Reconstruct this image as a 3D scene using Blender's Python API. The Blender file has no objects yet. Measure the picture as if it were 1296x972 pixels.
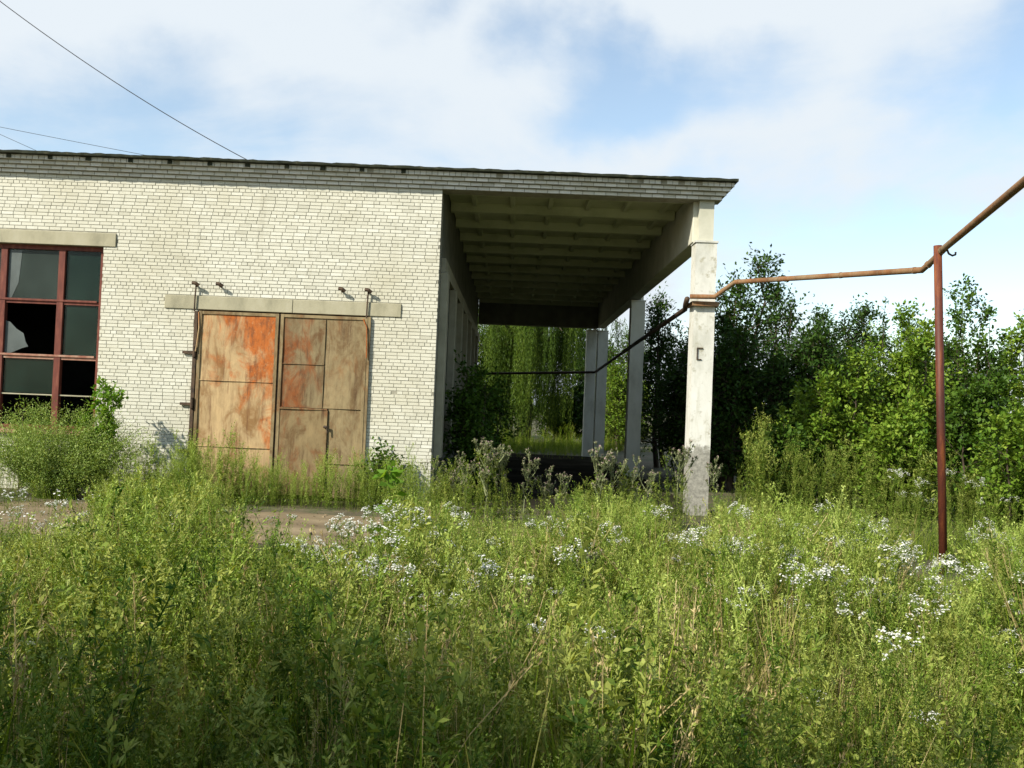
import bpy, math, random
import numpy as np
from mathutils import Matrix, Vector

SC = bpy.context.scene
COL = SC.collection
R = math.radians
random.seed(7)
RNG = np.random.default_rng(11)

# ------------------------------------------------------------------ camera
cam_d = bpy.data.cameras.new("camera")
cam = bpy.data.objects.new("camera", cam_d)
COL.objects.link(cam)
cam_d.sensor_width = 36.0
cam_d.lens = 36.0 * 1150 / 1296
cam_d.clip_end = 3000
cam.matrix_world = Matrix.Translation((0, 0, 1.7)) @ Matrix.Rotation(R(90) + math.atan(28 / 1150), 4, 'X') @ Matrix.Rotation(0.040, 4, 'Z')
SC.camera = cam

# ------------------------------------------------------------------ light
SUN_EL, SUN_AZ = 36.0, 49.0          # elevation; degrees to the left of straight behind the camera
sd = Vector((-math.sin(R(SUN_AZ)) * math.cos(R(SUN_EL)), -math.cos(R(SUN_AZ)) * math.cos(R(SUN_EL)), math.sin(R(SUN_EL))))
sun_d = bpy.data.lights.new("sun", 'SUN')
sun_d.energy = 5.0
sun_d.angle = R(0.9)
sun_d.color = (1.0, 0.93, 0.80)
sun = bpy.data.objects.new("sun", sun_d)
sun.rotation_euler = sd.to_track_quat('Z', 'Y').to_euler()
sun.location = sd * 60
COL.objects.link(sun)

world = bpy.data.worlds.new("World")
SC.world = world
world.use_nodes = True


def node(nt, typ, loc=None, **kw):
    n = nt.nodes.new(typ)
    for k, v in kw.items():
        setattr(n, k, v)
    return n


def build_world():
    nt = world.node_tree
    nt.nodes.clear()
    L = nt.links.new
    out = node(nt, 'ShaderNodeOutputWorld')
    bg = node(nt, 'ShaderNodeBackground')
    bg.inputs['Strength'].default_value = 0.10
    sky = node(nt, 'ShaderNodeTexSky', sky_type='NISHITA', sun_disc=False)
    sky.sun_elevation = R(SUN_EL)
    sky.sun_rotation = R(180 + SUN_AZ)
    sky.air_density = 1.0
    sky.dust_density = 0.6
    sky.ozone_density = 1.6
    tc = node(nt, 'ShaderNodeTexCoord')
    sep = node(nt, 'ShaderNodeSeparateXYZ')
    L(tc.outputs['Generated'], sep.inputs[0])

    def m(op, a, b=None, clamp=False):
        n = node(nt, 'ShaderNodeMath', operation=op, use_clamp=clamp)
        for i, v in enumerate((a, b)):
            if v is None:
                continue
            if isinstance(v, (int, float)):
                n.inputs[i].default_value = v
            else:
                L(v, n.inputs[i])
        return n.outputs[0]
    zz = m('ADD', m('MAXIMUM', sep.outputs['Z'], 0.0), 0.16)
    comb = node(nt, 'ShaderNodeCombineXYZ')
    L(m('DIVIDE', sep.outputs['X'], zz), comb.inputs[0])
    L(m('DIVIDE', sep.outputs['Y'], zz), comb.inputs[1])
    comb.inputs[2].default_value = 3.7
    nz = node(nt, 'ShaderNodeTexNoise')
    nz.inputs['Scale'].default_value = 0.95
    nz.inputs['Detail'].default_value = 9
    nz.inputs['Roughness'].default_value = 0.60
    nz.inputs['Distortion'].default_value = 0.35
    L(comb.outputs[0], nz.inputs['Vector'])
    # gaps of blue between the cloud banks: (x, y, z) direction, radius, weight
    nz2 = node(nt, 'ShaderNodeTexNoise')
    nz2.inputs['Scale'].default_value = 7.0
    nz2.inputs['Detail'].default_value = 6
    L(tc.outputs['Generated'], nz2.inputs['Vector'])
    sub = node(nt, 'ShaderNodeVectorMath', operation='SUBTRACT')
    L(nz2.outputs['Color'], sub.inputs[0])
    sub.inputs[1].default_value = (.5, .5, .5)
    scl = node(nt, 'ShaderNodeVectorMath', operation='SCALE')
    L(sub.outputs[0], scl.inputs[0])
    scl.inputs['Scale'].default_value = 0.22
    add = node(nt, 'ShaderNodeVectorMath', operation='ADD')
    L(tc.outputs['Generated'], add.inputs[0])
    L(scl.outputs[0], add.inputs[1])
    total = m('MULTIPLY', m('SUBTRACT', nz.outputs['Fac'], 0.27), 4.4)
    # clouds kept ahead; unseen sky overhead and behind cleared to lower the ambient light
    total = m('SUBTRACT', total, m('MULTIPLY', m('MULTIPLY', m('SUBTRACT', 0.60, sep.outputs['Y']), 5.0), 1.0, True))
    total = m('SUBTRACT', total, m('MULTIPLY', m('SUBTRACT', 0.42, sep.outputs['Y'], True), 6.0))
    for (d, r, w) in BLUE:
        mp = node(nt, 'ShaderNodeMapping', vector_type='POINT')
        s = (1.0, 1.0, 2.2)
        mp.inputs['Scale'].default_value = s
        mp.inputs['Location'].default_value = tuple(-a * b for a, b in zip(d, s))
        L(add.outputs[0], mp.inputs['Vector'])
        ln = node(nt, 'ShaderNodeVectorMath', operation='LENGTH')
        L(mp.outputs[0], ln.inputs[0])
        f = m('SUBTRACT', 1.0, m('DIVIDE', ln.outputs['Value'], r), True)
        total = m('SUBTRACT', total, m('MULTIPLY', f, w))
    mr = node(nt, 'ShaderNodeMapRange', interpolation_type='SMOOTHSTEP')
    mr.inputs['From Min'].default_value = -0.75
    mr.inputs['From Max'].default_value = 1.0
    mr.inputs['To Min'].default_value = 0.16
    mr.inputs['To Max'].default_value = 1.0
    L(total, mr.inputs['Value'])
    mix = node(nt, 'ShaderNodeMix', data_type='RGBA')
    L(mr.outputs[0], mix.inputs['Factor'])
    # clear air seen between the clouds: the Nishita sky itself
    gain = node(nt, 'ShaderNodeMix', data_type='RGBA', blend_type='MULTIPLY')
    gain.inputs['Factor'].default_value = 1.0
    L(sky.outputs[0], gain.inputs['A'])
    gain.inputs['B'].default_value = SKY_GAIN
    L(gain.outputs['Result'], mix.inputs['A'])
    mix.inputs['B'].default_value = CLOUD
    L(mix.outputs['Result'], bg.inputs['Color'])
    L(bg.outputs[0], out.inputs['Surface'])


BLUE = [((0.117, 0.93, 0.34), .19, 2.3), ((-0.355, 0.89, 0.27), .22, 1.5), ((0.49, 0.80, 0.33), .22, 2.2),
        ((0.37, 0.91, 0.17), .28, 2.1), ((0.50, 0.85, 0.13), .22, 1.5), ((-0.09, 0.9, 0.42), .12, 1.0), ((0.12, 0.97, .2), .14, 0.9)]
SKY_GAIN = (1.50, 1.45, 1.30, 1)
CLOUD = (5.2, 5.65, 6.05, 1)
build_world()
SC.view_settings.view_transform = 'Standard'
SC.view_settings.look = 'None'
SC.view_settings.gamma = 1
SC.view_settings.use_curve_mapping = False
SC.view_settings.exposure = 0.66
SC.cycles.max_bounces = 6
SC.cycles.diffuse_bounces = 3
SC.cycles.transparent_max_bounces = 8


# ------------------------------------------------------------------ object helpers
def tag(o, label=None, cat=None, group=None, kind=None):
    if label: o['label'] = label
    if cat: o['category'] = cat
    if group: o['group'] = group
    if kind: o['kind'] = kind
    return o


def empty(name, loc=(0, 0, 0)):
    o = bpy.data.objects.new(name, None)
    o.location = loc
    o.empty_display_size = 0.3
    COL.objects.link(o)
    return o


def copy_tree(o, parent=None):
    c = o.copy()
    COL.objects.link(c)
    if parent is not None:
        c.parent = parent
    for ch in list(o.children):
        copy_tree(ch, c)
    return c


def mesh_obj(name, me, mats, parent=None, loc=None):
    o = bpy.data.objects.new(name, me)
    for m_ in (mats if isinstance(mats, (list, tuple)) else [mats]):
        me.materials.append(m_)
    COL.objects.link(o)
    if parent is not None:
        o.parent = parent
    if loc is not None:
        o.location = loc
    return o


class MB:
    """collects boxes, prisms and tubes of ONE part"""

    def __init__(s):
        s.v, s.f, s.t, s.mi = [], [], [], []

    def face(s, pts, tint=0.5, mi=0):
        b = len(s.v)
        s.v += [tuple(p) for p in pts]
        s.f.append(tuple(range(b, b + len(pts))))
        s.t.append(tint)
        s.mi.append(mi)

    def hexa(s, p, tint=0.5, skip=(), mi=0):
        b = len(s.v)
        s.v += [tuple(q) for q in p]
        for i, q in enumerate(((0, 3, 2, 1), (4, 5, 6, 7), (0, 1, 5, 4), (1, 2, 6, 5), (2, 3, 7, 6), (3, 0, 4, 7))):
            if i in skip:
                continue
            s.f.append(tuple(b + k for k in q))
            s.t.append(tint)
            s.mi.append(mi)

    def box(s, x0, x1, y0, y1, z0, z1, tint=0.5, skip=(), mi=0):
        s.hexa([(x0, y0, z0), (x1, y0, z0), (x1, y1, z0), (x0, y1, z0), (x0, y0, z1), (x1, y0, z1), (x1, y1, z1), (x0, y1, z1)], tint, skip, mi)

    def tube(s, pts, rad, n=8, caps=True, tint=0.5):
        pts = [Vector(p) for p in pts]
        rads = rad if isinstance(rad, (list, tuple)) else [rad] * len(pts)
        b = len(s.v)
        up = None
        for i, p in enumerate(pts):
            d = (pts[min(i + 1, len(pts) - 1)] - pts[max(i - 1, 0)]).normalized()
            if up is None:
                up = d.orthogonal().normalized()
            up = (up - d * up.dot(d)).normalized()
            w = d.cross(up)
            for k in range(n):
                a = 2 * math.pi * k / n
                s.v.append(tuple(p + (up * math.cos(a) + w * math.sin(a)) * rads[i]))
        for i in range(len(pts) - 1):
            for k in range(n):
                s.f.append((b + i * n + k, b + i * n + (k + 1) % n, b + (i + 1) * n + (k + 1) % n, b + (i + 1) * n + k))
                s.t.append(tint); s.mi.append(0)
        if caps:
            s.f.append(tuple(b + k for k in reversed(range(n)))); s.t.append(tint); s.mi.append(0)
            e = b + (len(pts) - 1) * n
            s.f.append(tuple(e + k for k in range(n))); s.t.append(tint); s.mi.append(0)

    def build(s, name, mats, parent=None, smooth=False, bevel=0.0):
        me = bpy.data.meshes.new(name)
        me.from_pydata(s.v, [], s.f)
        at = me.attributes.new('tint', 'FLOAT', 'FACE')
        at.data.foreach_set('value', np.array(s.t, dtype=np.float32))
        o = mesh_obj(name, me, mats, parent)
        if any(s.mi):
            me.polygons.foreach_set('material_index', np.array(s.mi, dtype=np.int32))
        if smooth:
            me.polygons.foreach_set('use_smooth', np.ones(len(s.f), dtype=bool))
        me.update()
        if bevel:
            bv = o.modifiers.new('bevel', 'BEVEL')
            bv.width = bevel
            bv.segments = 2
            bv.limit_method = 'ANGLE'
        return o


# ------------------------------------------------------------------ materials
def new_mat(name):
    m_ = bpy.data.materials.new(name)
    m_.use_nodes = True
    nt = m_.node_tree
    b = nt.nodes['Principled BSDF']
    return m_, nt, b


def ramp(nt, fac, stops):
    r = nt.nodes.new('ShaderNodeValToRGB')
    e = r.color_ramp.elements
    while len(e) < len(stops):
        e.new(0.5)
    for el, (p, c) in zip(e, stops):
        el.position = p
        el.color = (*c, 1)
    nt.links.new(fac, r.inputs[0])
    return r.outputs['Color']


def noise(nt, scale, detail=6, rough=0.6, vec=None, dist=0.0, stretch=None, space='Object', off=(0, 0, 0)):
    n = nt.nodes.new('ShaderNodeTexNoise')
    n.inputs['Scale'].default_value = scale
    n.inputs['Detail'].default_value = detail
    n.inputs['Roughness'].default_value = rough
    n.inputs['Distortion'].default_value = dist
    tc = nt.nodes.new('ShaderNodeTexCoord')
    mp = nt.nodes.new('ShaderNodeMapping')
    if stretch:
        mp.inputs['Scale'].default_value = stretch
    mp.inputs['Location'].default_value = off
    nt.links.new(tc.outputs[space], mp.inputs['Vector'])
    nt.links.new(mp.outputs[0], n.inputs['Vector'])
    return n.outputs['Fac']


def mixc(nt, fac, a, b, mode='MIX'):
    n = nt.nodes.new('ShaderNodeMix')
    n.data_type = 'RGBA'
    n.blend_type = mode
    for s, v in (('Factor', fac), ('A', a), ('B', b)):
        if isinstance(v, (int, float)):
            n.inputs[s].default_value = v
        elif isinstance(v, tuple):
            n.inputs[s].default_value = (*v, 1)
        else:
            nt.links.new(v, n.inputs[s])
    return n.outputs['Result']


def bumpy(nt, b, h, strength=0.3, dist=0.01):
    n = nt.nodes.new('ShaderNodeBump')
    n.inputs['Strength'].default_value = strength
    n.inputs['Distance'].default_value = dist
    nt.links.new(h, n.inputs['Height'])
    nt.links.new(n.outputs[0], b.inputs['Normal'])


def attr(nt, name='tint'):
    a = nt.nodes.new('ShaderNodeAttribute')
    a.attribute_name = name
    return a.outputs['Fac']


def simple(name, stops, scale=6, rough=0.85, stretch=None, bump=0.3, detail=7, metal=0.0, bscale=None):
    m_, nt, b = new_mat(name)
    n = noise(nt, scale, detail, 0.65, stretch=stretch)
    nt.links.new(ramp(nt, n, stops), b.inputs['Base Color'])
    b.inputs['Roughness'].default_value = rough
    b.inputs['Metallic'].default_value = metal
    b.inputs['Specular IOR Level'].default_value = 0.3
    if bump:
        bumpy(nt, b, noise(nt, bscale or scale * 4, 6, 0.6), bump)
    return m_


def brick_mat(name, base):
    m_, nt, b = new_mat(name)
    c = ramp(nt, attr(nt), base)
    blot = noise(nt, 0.55, 5, 0.6)
    c = mixc(nt, ramp(nt, blot, [(0.42, (0, 0, 0)), (0.72, (.55, .55, .55))]), c, (0.41, 0.385, 0.275))
    spk = noise(nt, 26, 5, 0.7)
    c = mixc(nt, ramp(nt, spk, [(0.56, (0, 0, 0)), (0.72, (.5, .5, .5))]), c, (0.34, 0.31, 0.22))
    # weeping dirt: long vertical stains
    st = noise(nt, 1.6, 6, 0.6, stretch=(2.4, 1, 0.22))
    c = mixc(nt, ramp(nt, st, [(0.58, (0, 0, 0)), (0.78, (.4, .4, .4))]), c, (0.30, 0.28, 0.20))
    nt.links.new(c, b.inputs['Base Color'])
    b.inputs['Roughness'].default_value = 0.9
    b.inputs['Specular IOR Level'].default_value = 0.2
    bumpy(nt, b, noise(nt, 60, 4, 0.6), 0.35, 0.004)
    return m_


M = {}
M['brick'] = brick_mat('silicate_brick', [(0.0, (.38, .375, .305)), (0.18, (.465, .46, .385)), (0.6, (.525, .52, .44)), (1.0, (.59, .59, .52))])
M['brick_grey'] = brick_mat('weathered_brick', [(0.0, (.40, .40, .36)), (0.5, (.56, .56, .52)), (1.0, (.66, .66, .63))])
M['mortar'] = simple('mortar', [(0.3, (.20, .19, .145)), (0.7, (.33, .315, .25))], 9)
M['concrete'] = simple('lintel_concrete', [(0.25, (.20, .19, .13)), (0.5, (.31, .29, .20)), (0.75, (.36, .34, .25))], 3, stretch=(1, 1, .5))
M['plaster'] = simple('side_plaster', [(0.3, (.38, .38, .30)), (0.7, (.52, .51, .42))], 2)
M['plaster_dark'] = simple('dark_plaster', [(0.3, (.09, .09, .07)), (0.7, (.18, .18, .14))], 2)  # darker plaster tone for the side wall and end beam
M['pilaster'] = simple('pilaster_paint', [(0.3, (.22, .205, .14)), (0.7, (.34, .32, .23))], 2)
M['ceiling'] = simple('slab_concrete', [(0.25, (.28, .30, .18)), (0.5, (.44, .46, .29)), (0.75, (.50, .52, .35))], 1.2, bump=.15)
M['roof'] = simple('mossy_felt', [(0.3, (.012, .016, .010)), (0.55, (.030, .035, .020)), (0.75, (.10, .09, .055))], 7)
M['dark'] = simple('dark_inside', [(0.3, (.02, .02, .018)), (0.7, (.05, .05, .045))], 2)  # near-black colour stands in for the unlit interior of the hall
M['iron'] = simple('old_iron', [(0.3, (.02, .014, .010)), (0.7, (.09, .055, .03))], 12, rough=.75)
M['frame'] = simple('red_oxide_paint', [(0.3, (.075, .018, .012)), (0.55, (.13, .033, .020)), (0.8, (.22, .085, .05))], 5, stretch=(3, 3, .6), rough=.7)
M['frame_worn'] = simple('worn_rail_paint', [(0.3, (.20, .07, .045)), (0.55, (.30, .16, .11)), (0.8, (.40, .30, .22))], 9, rough=.8)
M['post'] = simple('red_post_paint', [(0.3, (.036, .012, .009)), (0.52, (.085, .022, .011)), (0.68, (.19, .060, .016))], 3.2, stretch=(3, 3, .5), rough=.6)
M['wire'] = simple('cable_black', [(0.3, (.02, .02, .02)), (0.7, (.05, .05, .05))], 9, rough=.6, bump=0)
M['bark'] = simple('bark', [(0.3, (.025, .018, .011)), (0.7, (.085, .065, .042))], 9, stretch=(3, 3, .6))


def rust_mat(name, pale, orange, dark, bias, seed):
    m_, nt, b = new_mat(name)
    big = noise(nt, 0.95, 9, 0.60, stretch=(1.25, 1, .85), off=(seed, seed * 2.1, seed * .7), dist=.4)
    stk = noise(nt, 2.6, 8, 0.7, stretch=(3.2, 1, .35), off=(seed * 1.7, 0, seed))
    fine = noise(nt, 14, 7, 0.7, stretch=(1.5, 1, .7), off=(seed, 0, 0))
    c = ramp(nt, big, [(0.30 + bias, pale), (0.46 + bias, tuple(p * .62 + o * .38 for p, o in zip(pale, orange))), (0.58 + bias, orange), (0.74 + bias, dark)])
    c = mixc(nt, ramp(nt, stk, [(0.50, (0, 0, 0)), (0.70, (.65, .65, .65))]), c, dark)
    st2 = noise(nt, 3.4, 7, 0.7, stretch=(2.6, 1, .22), off=(seed * 3.1, 2, seed))
    c = mixc(nt, ramp(nt, st2, [(0.48, (0, 0, 0)), (0.66, (.75, .75, .75))]), c, tuple(p * 1.05 for p in pale))
    c = mixc(nt, ramp(nt, fine, [(0.50, (0, 0, 0)), (0.70, (.65, .65, .65))]), c, tuple(p * 1.12 for p in pale))
    nt.links.new(c, b.inputs['Base Color'])
    b.inputs['Roughness'].default_value = 0.78
    b.inputs['Specular IOR Level'].default_value = 0.25
    bumpy(nt, b, fine, 0.35, 0.006)
    return m_


def gate_mat(name, paint, paint2, orange, dark, cut, gz, z0, gx, x0, seed):
    """sheet iron: two coats of old paint, rust blooming where the leaf stays wet, streaks below"""
    m_, nt, b = new_mat(name)
    tc = nt.nodes.new('ShaderNodeTexCoord'); sp = nt.nodes.new('ShaderNodeSeparateXYZ')
    nt.links.new(tc.outputs['Object'], sp.inputs[0])

    def mad(a, k, c):
        n = nt.nodes.new('ShaderNodeMath'); n.operation = 'MULTIPLY_ADD'
        nt.links.new(a, n.inputs[0]); n.inputs[1].default_value = k
        if isinstance(c, float): n.inputs[2].default_value = c
        else: nt.links.new(c, n.inputs[2])
        return n.outputs[0]
    o_ = (seed, seed * 2.3, seed * .6)
    patch = noise(nt, 2.4, 9, .68, off=o_, stretch=(1.3, 1, .7), dist=.6)
    c = ramp(nt, patch, [(.38, tuple(p * .85 for p in paint2)), (.50, paint), (.62, tuple(p * 1.22 for p in paint))])
    vert = noise(nt, 4.2, 8, .72, off=o_, stretch=(2.4, 1, .22))
    c = mixc(nt, ramp(nt, vert, [(.50, (0, 0, 0)), (.70, (.5, .5, .5))]), c, tuple(p * .5 for p in paint2))
    big = noise(nt, 1.7, 10, .70, off=(seed * 3, 1, seed), stretch=(1.2, 1, .75), dist=.9)
    lvl = mad(sp.outputs['Z'], gz, mad(sp.outputs['X'], gx, big))
    sh = gz * z0 + gx * x0
    rm = nt.nodes.new('ShaderNodeMapRange'); rm.interpolation_type = 'SMOOTHSTEP'
    nt.links.new(lvl, rm.inputs['Value'])
    rm.inputs['From Min'].default_value = cut + sh; rm.inputs['From Max'].default_value = cut + sh + .22
    fine = noise(nt, 9, 9, .75, off=o_, stretch=(1.6, 1, .6))
    rust = ramp(nt, fine, [(.34, dark), (.50, orange), (.66, tuple(min(1, p * 1.25) for p in orange))])
    c = mixc(nt, rm.outputs[0], c, rust)
    run = noise(nt, 3.1, 9, .75, off=(seed * 5, 0, seed), stretch=(3.0, 1, .26))
    c = mixc(nt, ramp(nt, run, [(.52, (0, 0, 0)), (.68, (.9, .9, .9))]), c, tuple(p * .75 for p in dark))
    fl = noise(nt, 16, 8, .75, off=o_, stretch=(1.2, 1, .9))
    c = mixc(nt, ramp(nt, fl, [(.56, (0, 0, 0)), (.72, (.6, .6, .6))]), c, tuple(p * 1.2 for p in paint))
    nt.links.new(c, b.inputs['Base Color'])
    b.inputs['Roughness'].default_value = .75
    b.inputs['Specular IOR Level'].default_value = .25
    b1 = nt.nodes.new('ShaderNodeBump'); b1.inputs['Strength'].default_value = .35; b1.inputs['Distance'].default_value = .05
    nt.links.new(noise(nt, 2.2, 3, .5, off=o_), b1.inputs['Height'])
    b2 = nt.nodes.new('ShaderNodeBump'); b2.inputs['Strength'].default_value = .4; b2.inputs['Distance'].default_value = .006
    nt.links.new(fine, b2.inputs['Height']); nt.links.new(b1.outputs[0], b2.inputs['Normal'])
    nt.links.new(b2.outputs[0], b.inputs['Normal'])
    return m_


M['rust_a'] = gate_mat('rust_left_leaf', (.345, .245, .125), (.26, .145, .055), (.33, .092, .015), (.13, .048, .018), .43, .13, 2.2, .16, -4.6, 1.3)
M['rust_b'] = M['rust_a']
M['rust_c'] = gate_mat('rust_dark_panel', (.175, .135, .07), (.13, .07, .026), (.165, .052, .012), (.075, .032, .013), .43, .0, 0, -.30, -3.5, 7.7)
M['rust_d'] = gate_mat('rust_khaki_panel', (.215, .165, .085), (.155, .098, .042), (.165, .070, .020), (.085, .042, .018), .50, 0, 0, 0, 0, 2.9)
M['rust_e'] = gate_mat('rust_wicket', (.185, .135, .065), (.135, .08, .032), (.145, .052, .016), (.075, .036, .016), .47, 0, 0, 0, 0, 9.2)
M['pipe'] = rust_mat('rusty_pipe', (.21, .15, .085), (.19, .085, .032), (.06, .036, .02), -0.02, 5.5)


def column_mat():
    m_, nt, b = new_mat('whitewashed_concrete')
    n1 = noise(nt, 2.2, 7, .65, stretch=(1, 1, .5))
    c = ramp(nt, n1, [(.3, (.38, .38, .33)), (.5, (.52, .52, .47)), (.7, (.58, .58, .54))])
    n2 = noise(nt, 7, 6, .65)
    c = mixc(nt, ramp(nt, n2, [(.56, (0, 0, 0)), (.68, (.75, .75, .75))]), c, (.27, .255, .18))
    n3 = noise(nt, 3.2, 8, .7, stretch=(2.5, 2.5, .3))
    c = mixc(nt, ramp(nt, n3, [(.52, (0, 0, 0)), (.72, (.55, .55, .55))]), c, (.30, .29, .20))
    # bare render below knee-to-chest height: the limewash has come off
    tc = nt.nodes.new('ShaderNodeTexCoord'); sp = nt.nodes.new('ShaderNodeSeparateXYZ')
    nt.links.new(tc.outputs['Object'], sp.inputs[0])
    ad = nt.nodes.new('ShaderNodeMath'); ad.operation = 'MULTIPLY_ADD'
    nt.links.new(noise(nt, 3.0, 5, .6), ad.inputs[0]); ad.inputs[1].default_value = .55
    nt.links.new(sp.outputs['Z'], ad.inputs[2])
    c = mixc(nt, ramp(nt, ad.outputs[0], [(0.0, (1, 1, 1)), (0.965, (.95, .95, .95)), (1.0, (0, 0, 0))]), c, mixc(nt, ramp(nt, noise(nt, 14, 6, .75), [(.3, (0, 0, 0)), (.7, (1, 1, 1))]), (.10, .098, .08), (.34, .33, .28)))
    nt.links.new(c, b.inputs['Base Color'])
    b.inputs['Roughness'].default_value = .9
    bumpy(nt, b, noise(nt, 22, 6, .65), .35, .008)
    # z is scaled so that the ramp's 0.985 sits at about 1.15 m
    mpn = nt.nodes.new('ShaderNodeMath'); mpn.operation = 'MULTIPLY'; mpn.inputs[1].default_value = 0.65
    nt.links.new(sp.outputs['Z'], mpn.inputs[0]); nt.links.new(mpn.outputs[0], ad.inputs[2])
    return m_


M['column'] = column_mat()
M['column_plain'] = simple('limewashed_post', [(.25, (.42, .40, .31)), (.5, (.62, .60, .49)), (.75, (.70, .68, .58))], 2.2, stretch=(1, 1, .5))


def glass_mat(name, col, rough, alpha):
    m_, nt, b = new_mat(name)
    n1 = noise(nt, 2.5, 6, .6, stretch=(1, 1, .6))
    nt.links.new(ramp(nt, n1, [(.3, col), (.75, tuple(min(1, c * 2.0 + .006) for c in col))]), b.inputs['Base Color'])
    b.inputs['Roughness'].default_value = rough
    b.inputs['Specular IOR Level'].default_value = .22
    tr = nt.nodes.new('ShaderNodeBsdfTransparent')
    mx = nt.nodes.new('ShaderNodeMixShader')
    mx.inputs[0].default_value = alpha
    nt.links.new(tr.outputs[0], mx.inputs[1]); nt.links.new(b.outputs[0], mx.inputs[2])
    nt.links.new(mx.outputs[0], nt.nodes['Material Output'].inputs['Surface'])
    return m_


M['glass'] = glass_mat('dirty_green_glass', (.005, .015, .011), .16, .62)
M['glass_pale'] = glass_mat('pale_glass', (.014, .022, .018), .3, .8)  # slightly paler glass for two of the top panes
M['glass_shard'] = glass_mat('pale_shard', (.055, .066, .064), .4, .9)


def leaf_mat(name, stops, trans=0.24, rough=.5, tcol=None):
    m_, nt, b = new_mat(name)
    c = ramp(nt, attr(nt), stops)
    nt.links.new(c, b.inputs['Base Color'])
    b.inputs['Roughness'].default_value = rough
    b.inputs['Specular IOR Level'].default_value = .12
    t = nt.nodes.new('ShaderNodeBsdfTranslucent')
    nt.links.new(mixc(nt, 1.0, c, tcol or (1.5, 1.35, .5), 'MULTIPLY'), t.inputs['Color'])
    mx = nt.nodes.new('ShaderNodeMixShader')
    mx.inputs[0].default_value = trans
    nt.links.new(b.outputs[0], mx.inputs[1]); nt.links.new(t.outputs[0], mx.inputs[2])
    nt.links.new(mx.outputs[0], nt.nodes['Material Output'].inputs['Surface'])
    return m_


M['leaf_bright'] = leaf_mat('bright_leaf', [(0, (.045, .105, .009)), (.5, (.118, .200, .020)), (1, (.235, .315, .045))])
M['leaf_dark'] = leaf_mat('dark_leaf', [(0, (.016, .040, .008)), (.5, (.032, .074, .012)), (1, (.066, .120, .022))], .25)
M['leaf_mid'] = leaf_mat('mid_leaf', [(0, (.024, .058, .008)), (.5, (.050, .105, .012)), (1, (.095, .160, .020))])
M['willow_leaf'] = leaf_mat('willow_leaf', [(0, (.020, .040, .007)), (.5, (.065, .115, .012)), (1, (.140, .200, .028))], .3)
M['grass'] = leaf_mat('grass_blade', [(0, (.042, .092, .006)), (.5, (.115, .188, .012)), (.85, (.205, .265, .024)), (1, (.37, .34, .12))], .28)
M['weed'] = leaf_mat('weed_leaf', [(0, (.024, .070, .006)), (.5, (.112, .170, .022)), (1, (.28, .315, .075))], .25)
M['weed_pale'] = leaf_mat('pale_weed_leaf', [(0, (.080, .145, .018)), (.5, (.185, .275, .038)), (1, (.35, .42, .11))], .25)
M['feather'] = leaf_mat('feathery_leaf', [(0, (.09, .165, .028)), (.5, (.20, .295, .060)), (1, (.37, .44, .15))], .22)
M['dry'] = leaf_mat('dry_grass', [(0, (.20, .15, .055)), (.5, (.36, .28, .12)), (1, (.52, .43, .22))], .3, tcol=(1.1, 1, .8))
M['thistle'] = leaf_mat('thistle_stem', [(0, (.075, .100, .040)), (.5, (.16, .190, .085)), (1, (.28, .29, .16))], .15, tcol=(1, 1, .8))
M['petal'] = leaf_mat('white_petal', [(0, (.55, .55, .47)), (.5, (.72, .72, .66)), (1, (.82, .82, .78))], .25, tcol=(1, 1, .95))
M['pink'] = leaf_mat('thistle_flower', [(0, (.22, .14, .14)), (.5, (.38, .27, .26)), (1, (.52, .42, .38))], .2, tcol=(1, .9, .9))
M['vine'] = leaf_mat('vine_leaf', [(0, (.06, .14, .010)), (.5, (.105, .215, .018)), (1, (.17, .29, .035))], .4)


def ground_mat():
    m_, nt, b = new_mat('weedy_soil')
    c = ramp(nt, noise(nt, .8, 8, .65), [(.3, (.050, .040, .020)), (.5, (.090, .072, .038)), (.7, (.15, .12, .07))])
    c = mixc(nt, ramp(nt, noise(nt, 2.3, 8, .7), [(.45, (0, 0, 0)), (.6, (.9, .9, .9))]), c, (.040, .060, .012))
    nt.links.new(c, b.inputs['Base Color'])
    b.inputs['Roughness'].default_value = .95
    bumpy(nt, b, noise(nt, 9, 8, .7), .6, .05)
    return m_


M['ground'] = ground_mat()
M['track'] = simple('bare_dirt', [(.25, (.095, .072, .040)), (.5, (.17, .130, .075)), (.72, (.26, .205, .125))], 1.4, stretch=(.6, 1.5, 1), bump=.6, bscale=16)
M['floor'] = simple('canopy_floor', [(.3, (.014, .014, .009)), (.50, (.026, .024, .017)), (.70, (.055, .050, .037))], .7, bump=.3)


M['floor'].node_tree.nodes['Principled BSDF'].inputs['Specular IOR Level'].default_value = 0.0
# ------------------------------------------------------------------ ground
def sheet(name, x0, x1, y0, y1, z, mat, nx=2, ny=2, edge=0.0):
    v, f = [], []
    for j in range(ny + 1):
        for i in range(nx + 1):
            x = x0 + (x1 - x0) * i / nx
            y = y0 + (y1 - y0) * j / ny
            if edge and j in (0, ny):
                y += random.uniform(-edge, edge)
            if edge and i in (0, nx):
                x += random.uniform(-edge, edge)
            v.append((x, y, z))
    for j in range(ny):
        for i in range(nx):
            a = j * (nx + 1) + i
            f.append((a, a + 1, a + nx + 2, a + nx + 1))
    me = bpy.data.meshes.new(name)
    me.from_pydata(v, [], f)
    o = mesh_obj(name, me, mat)
    return tag(o, kind='structure')


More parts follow.
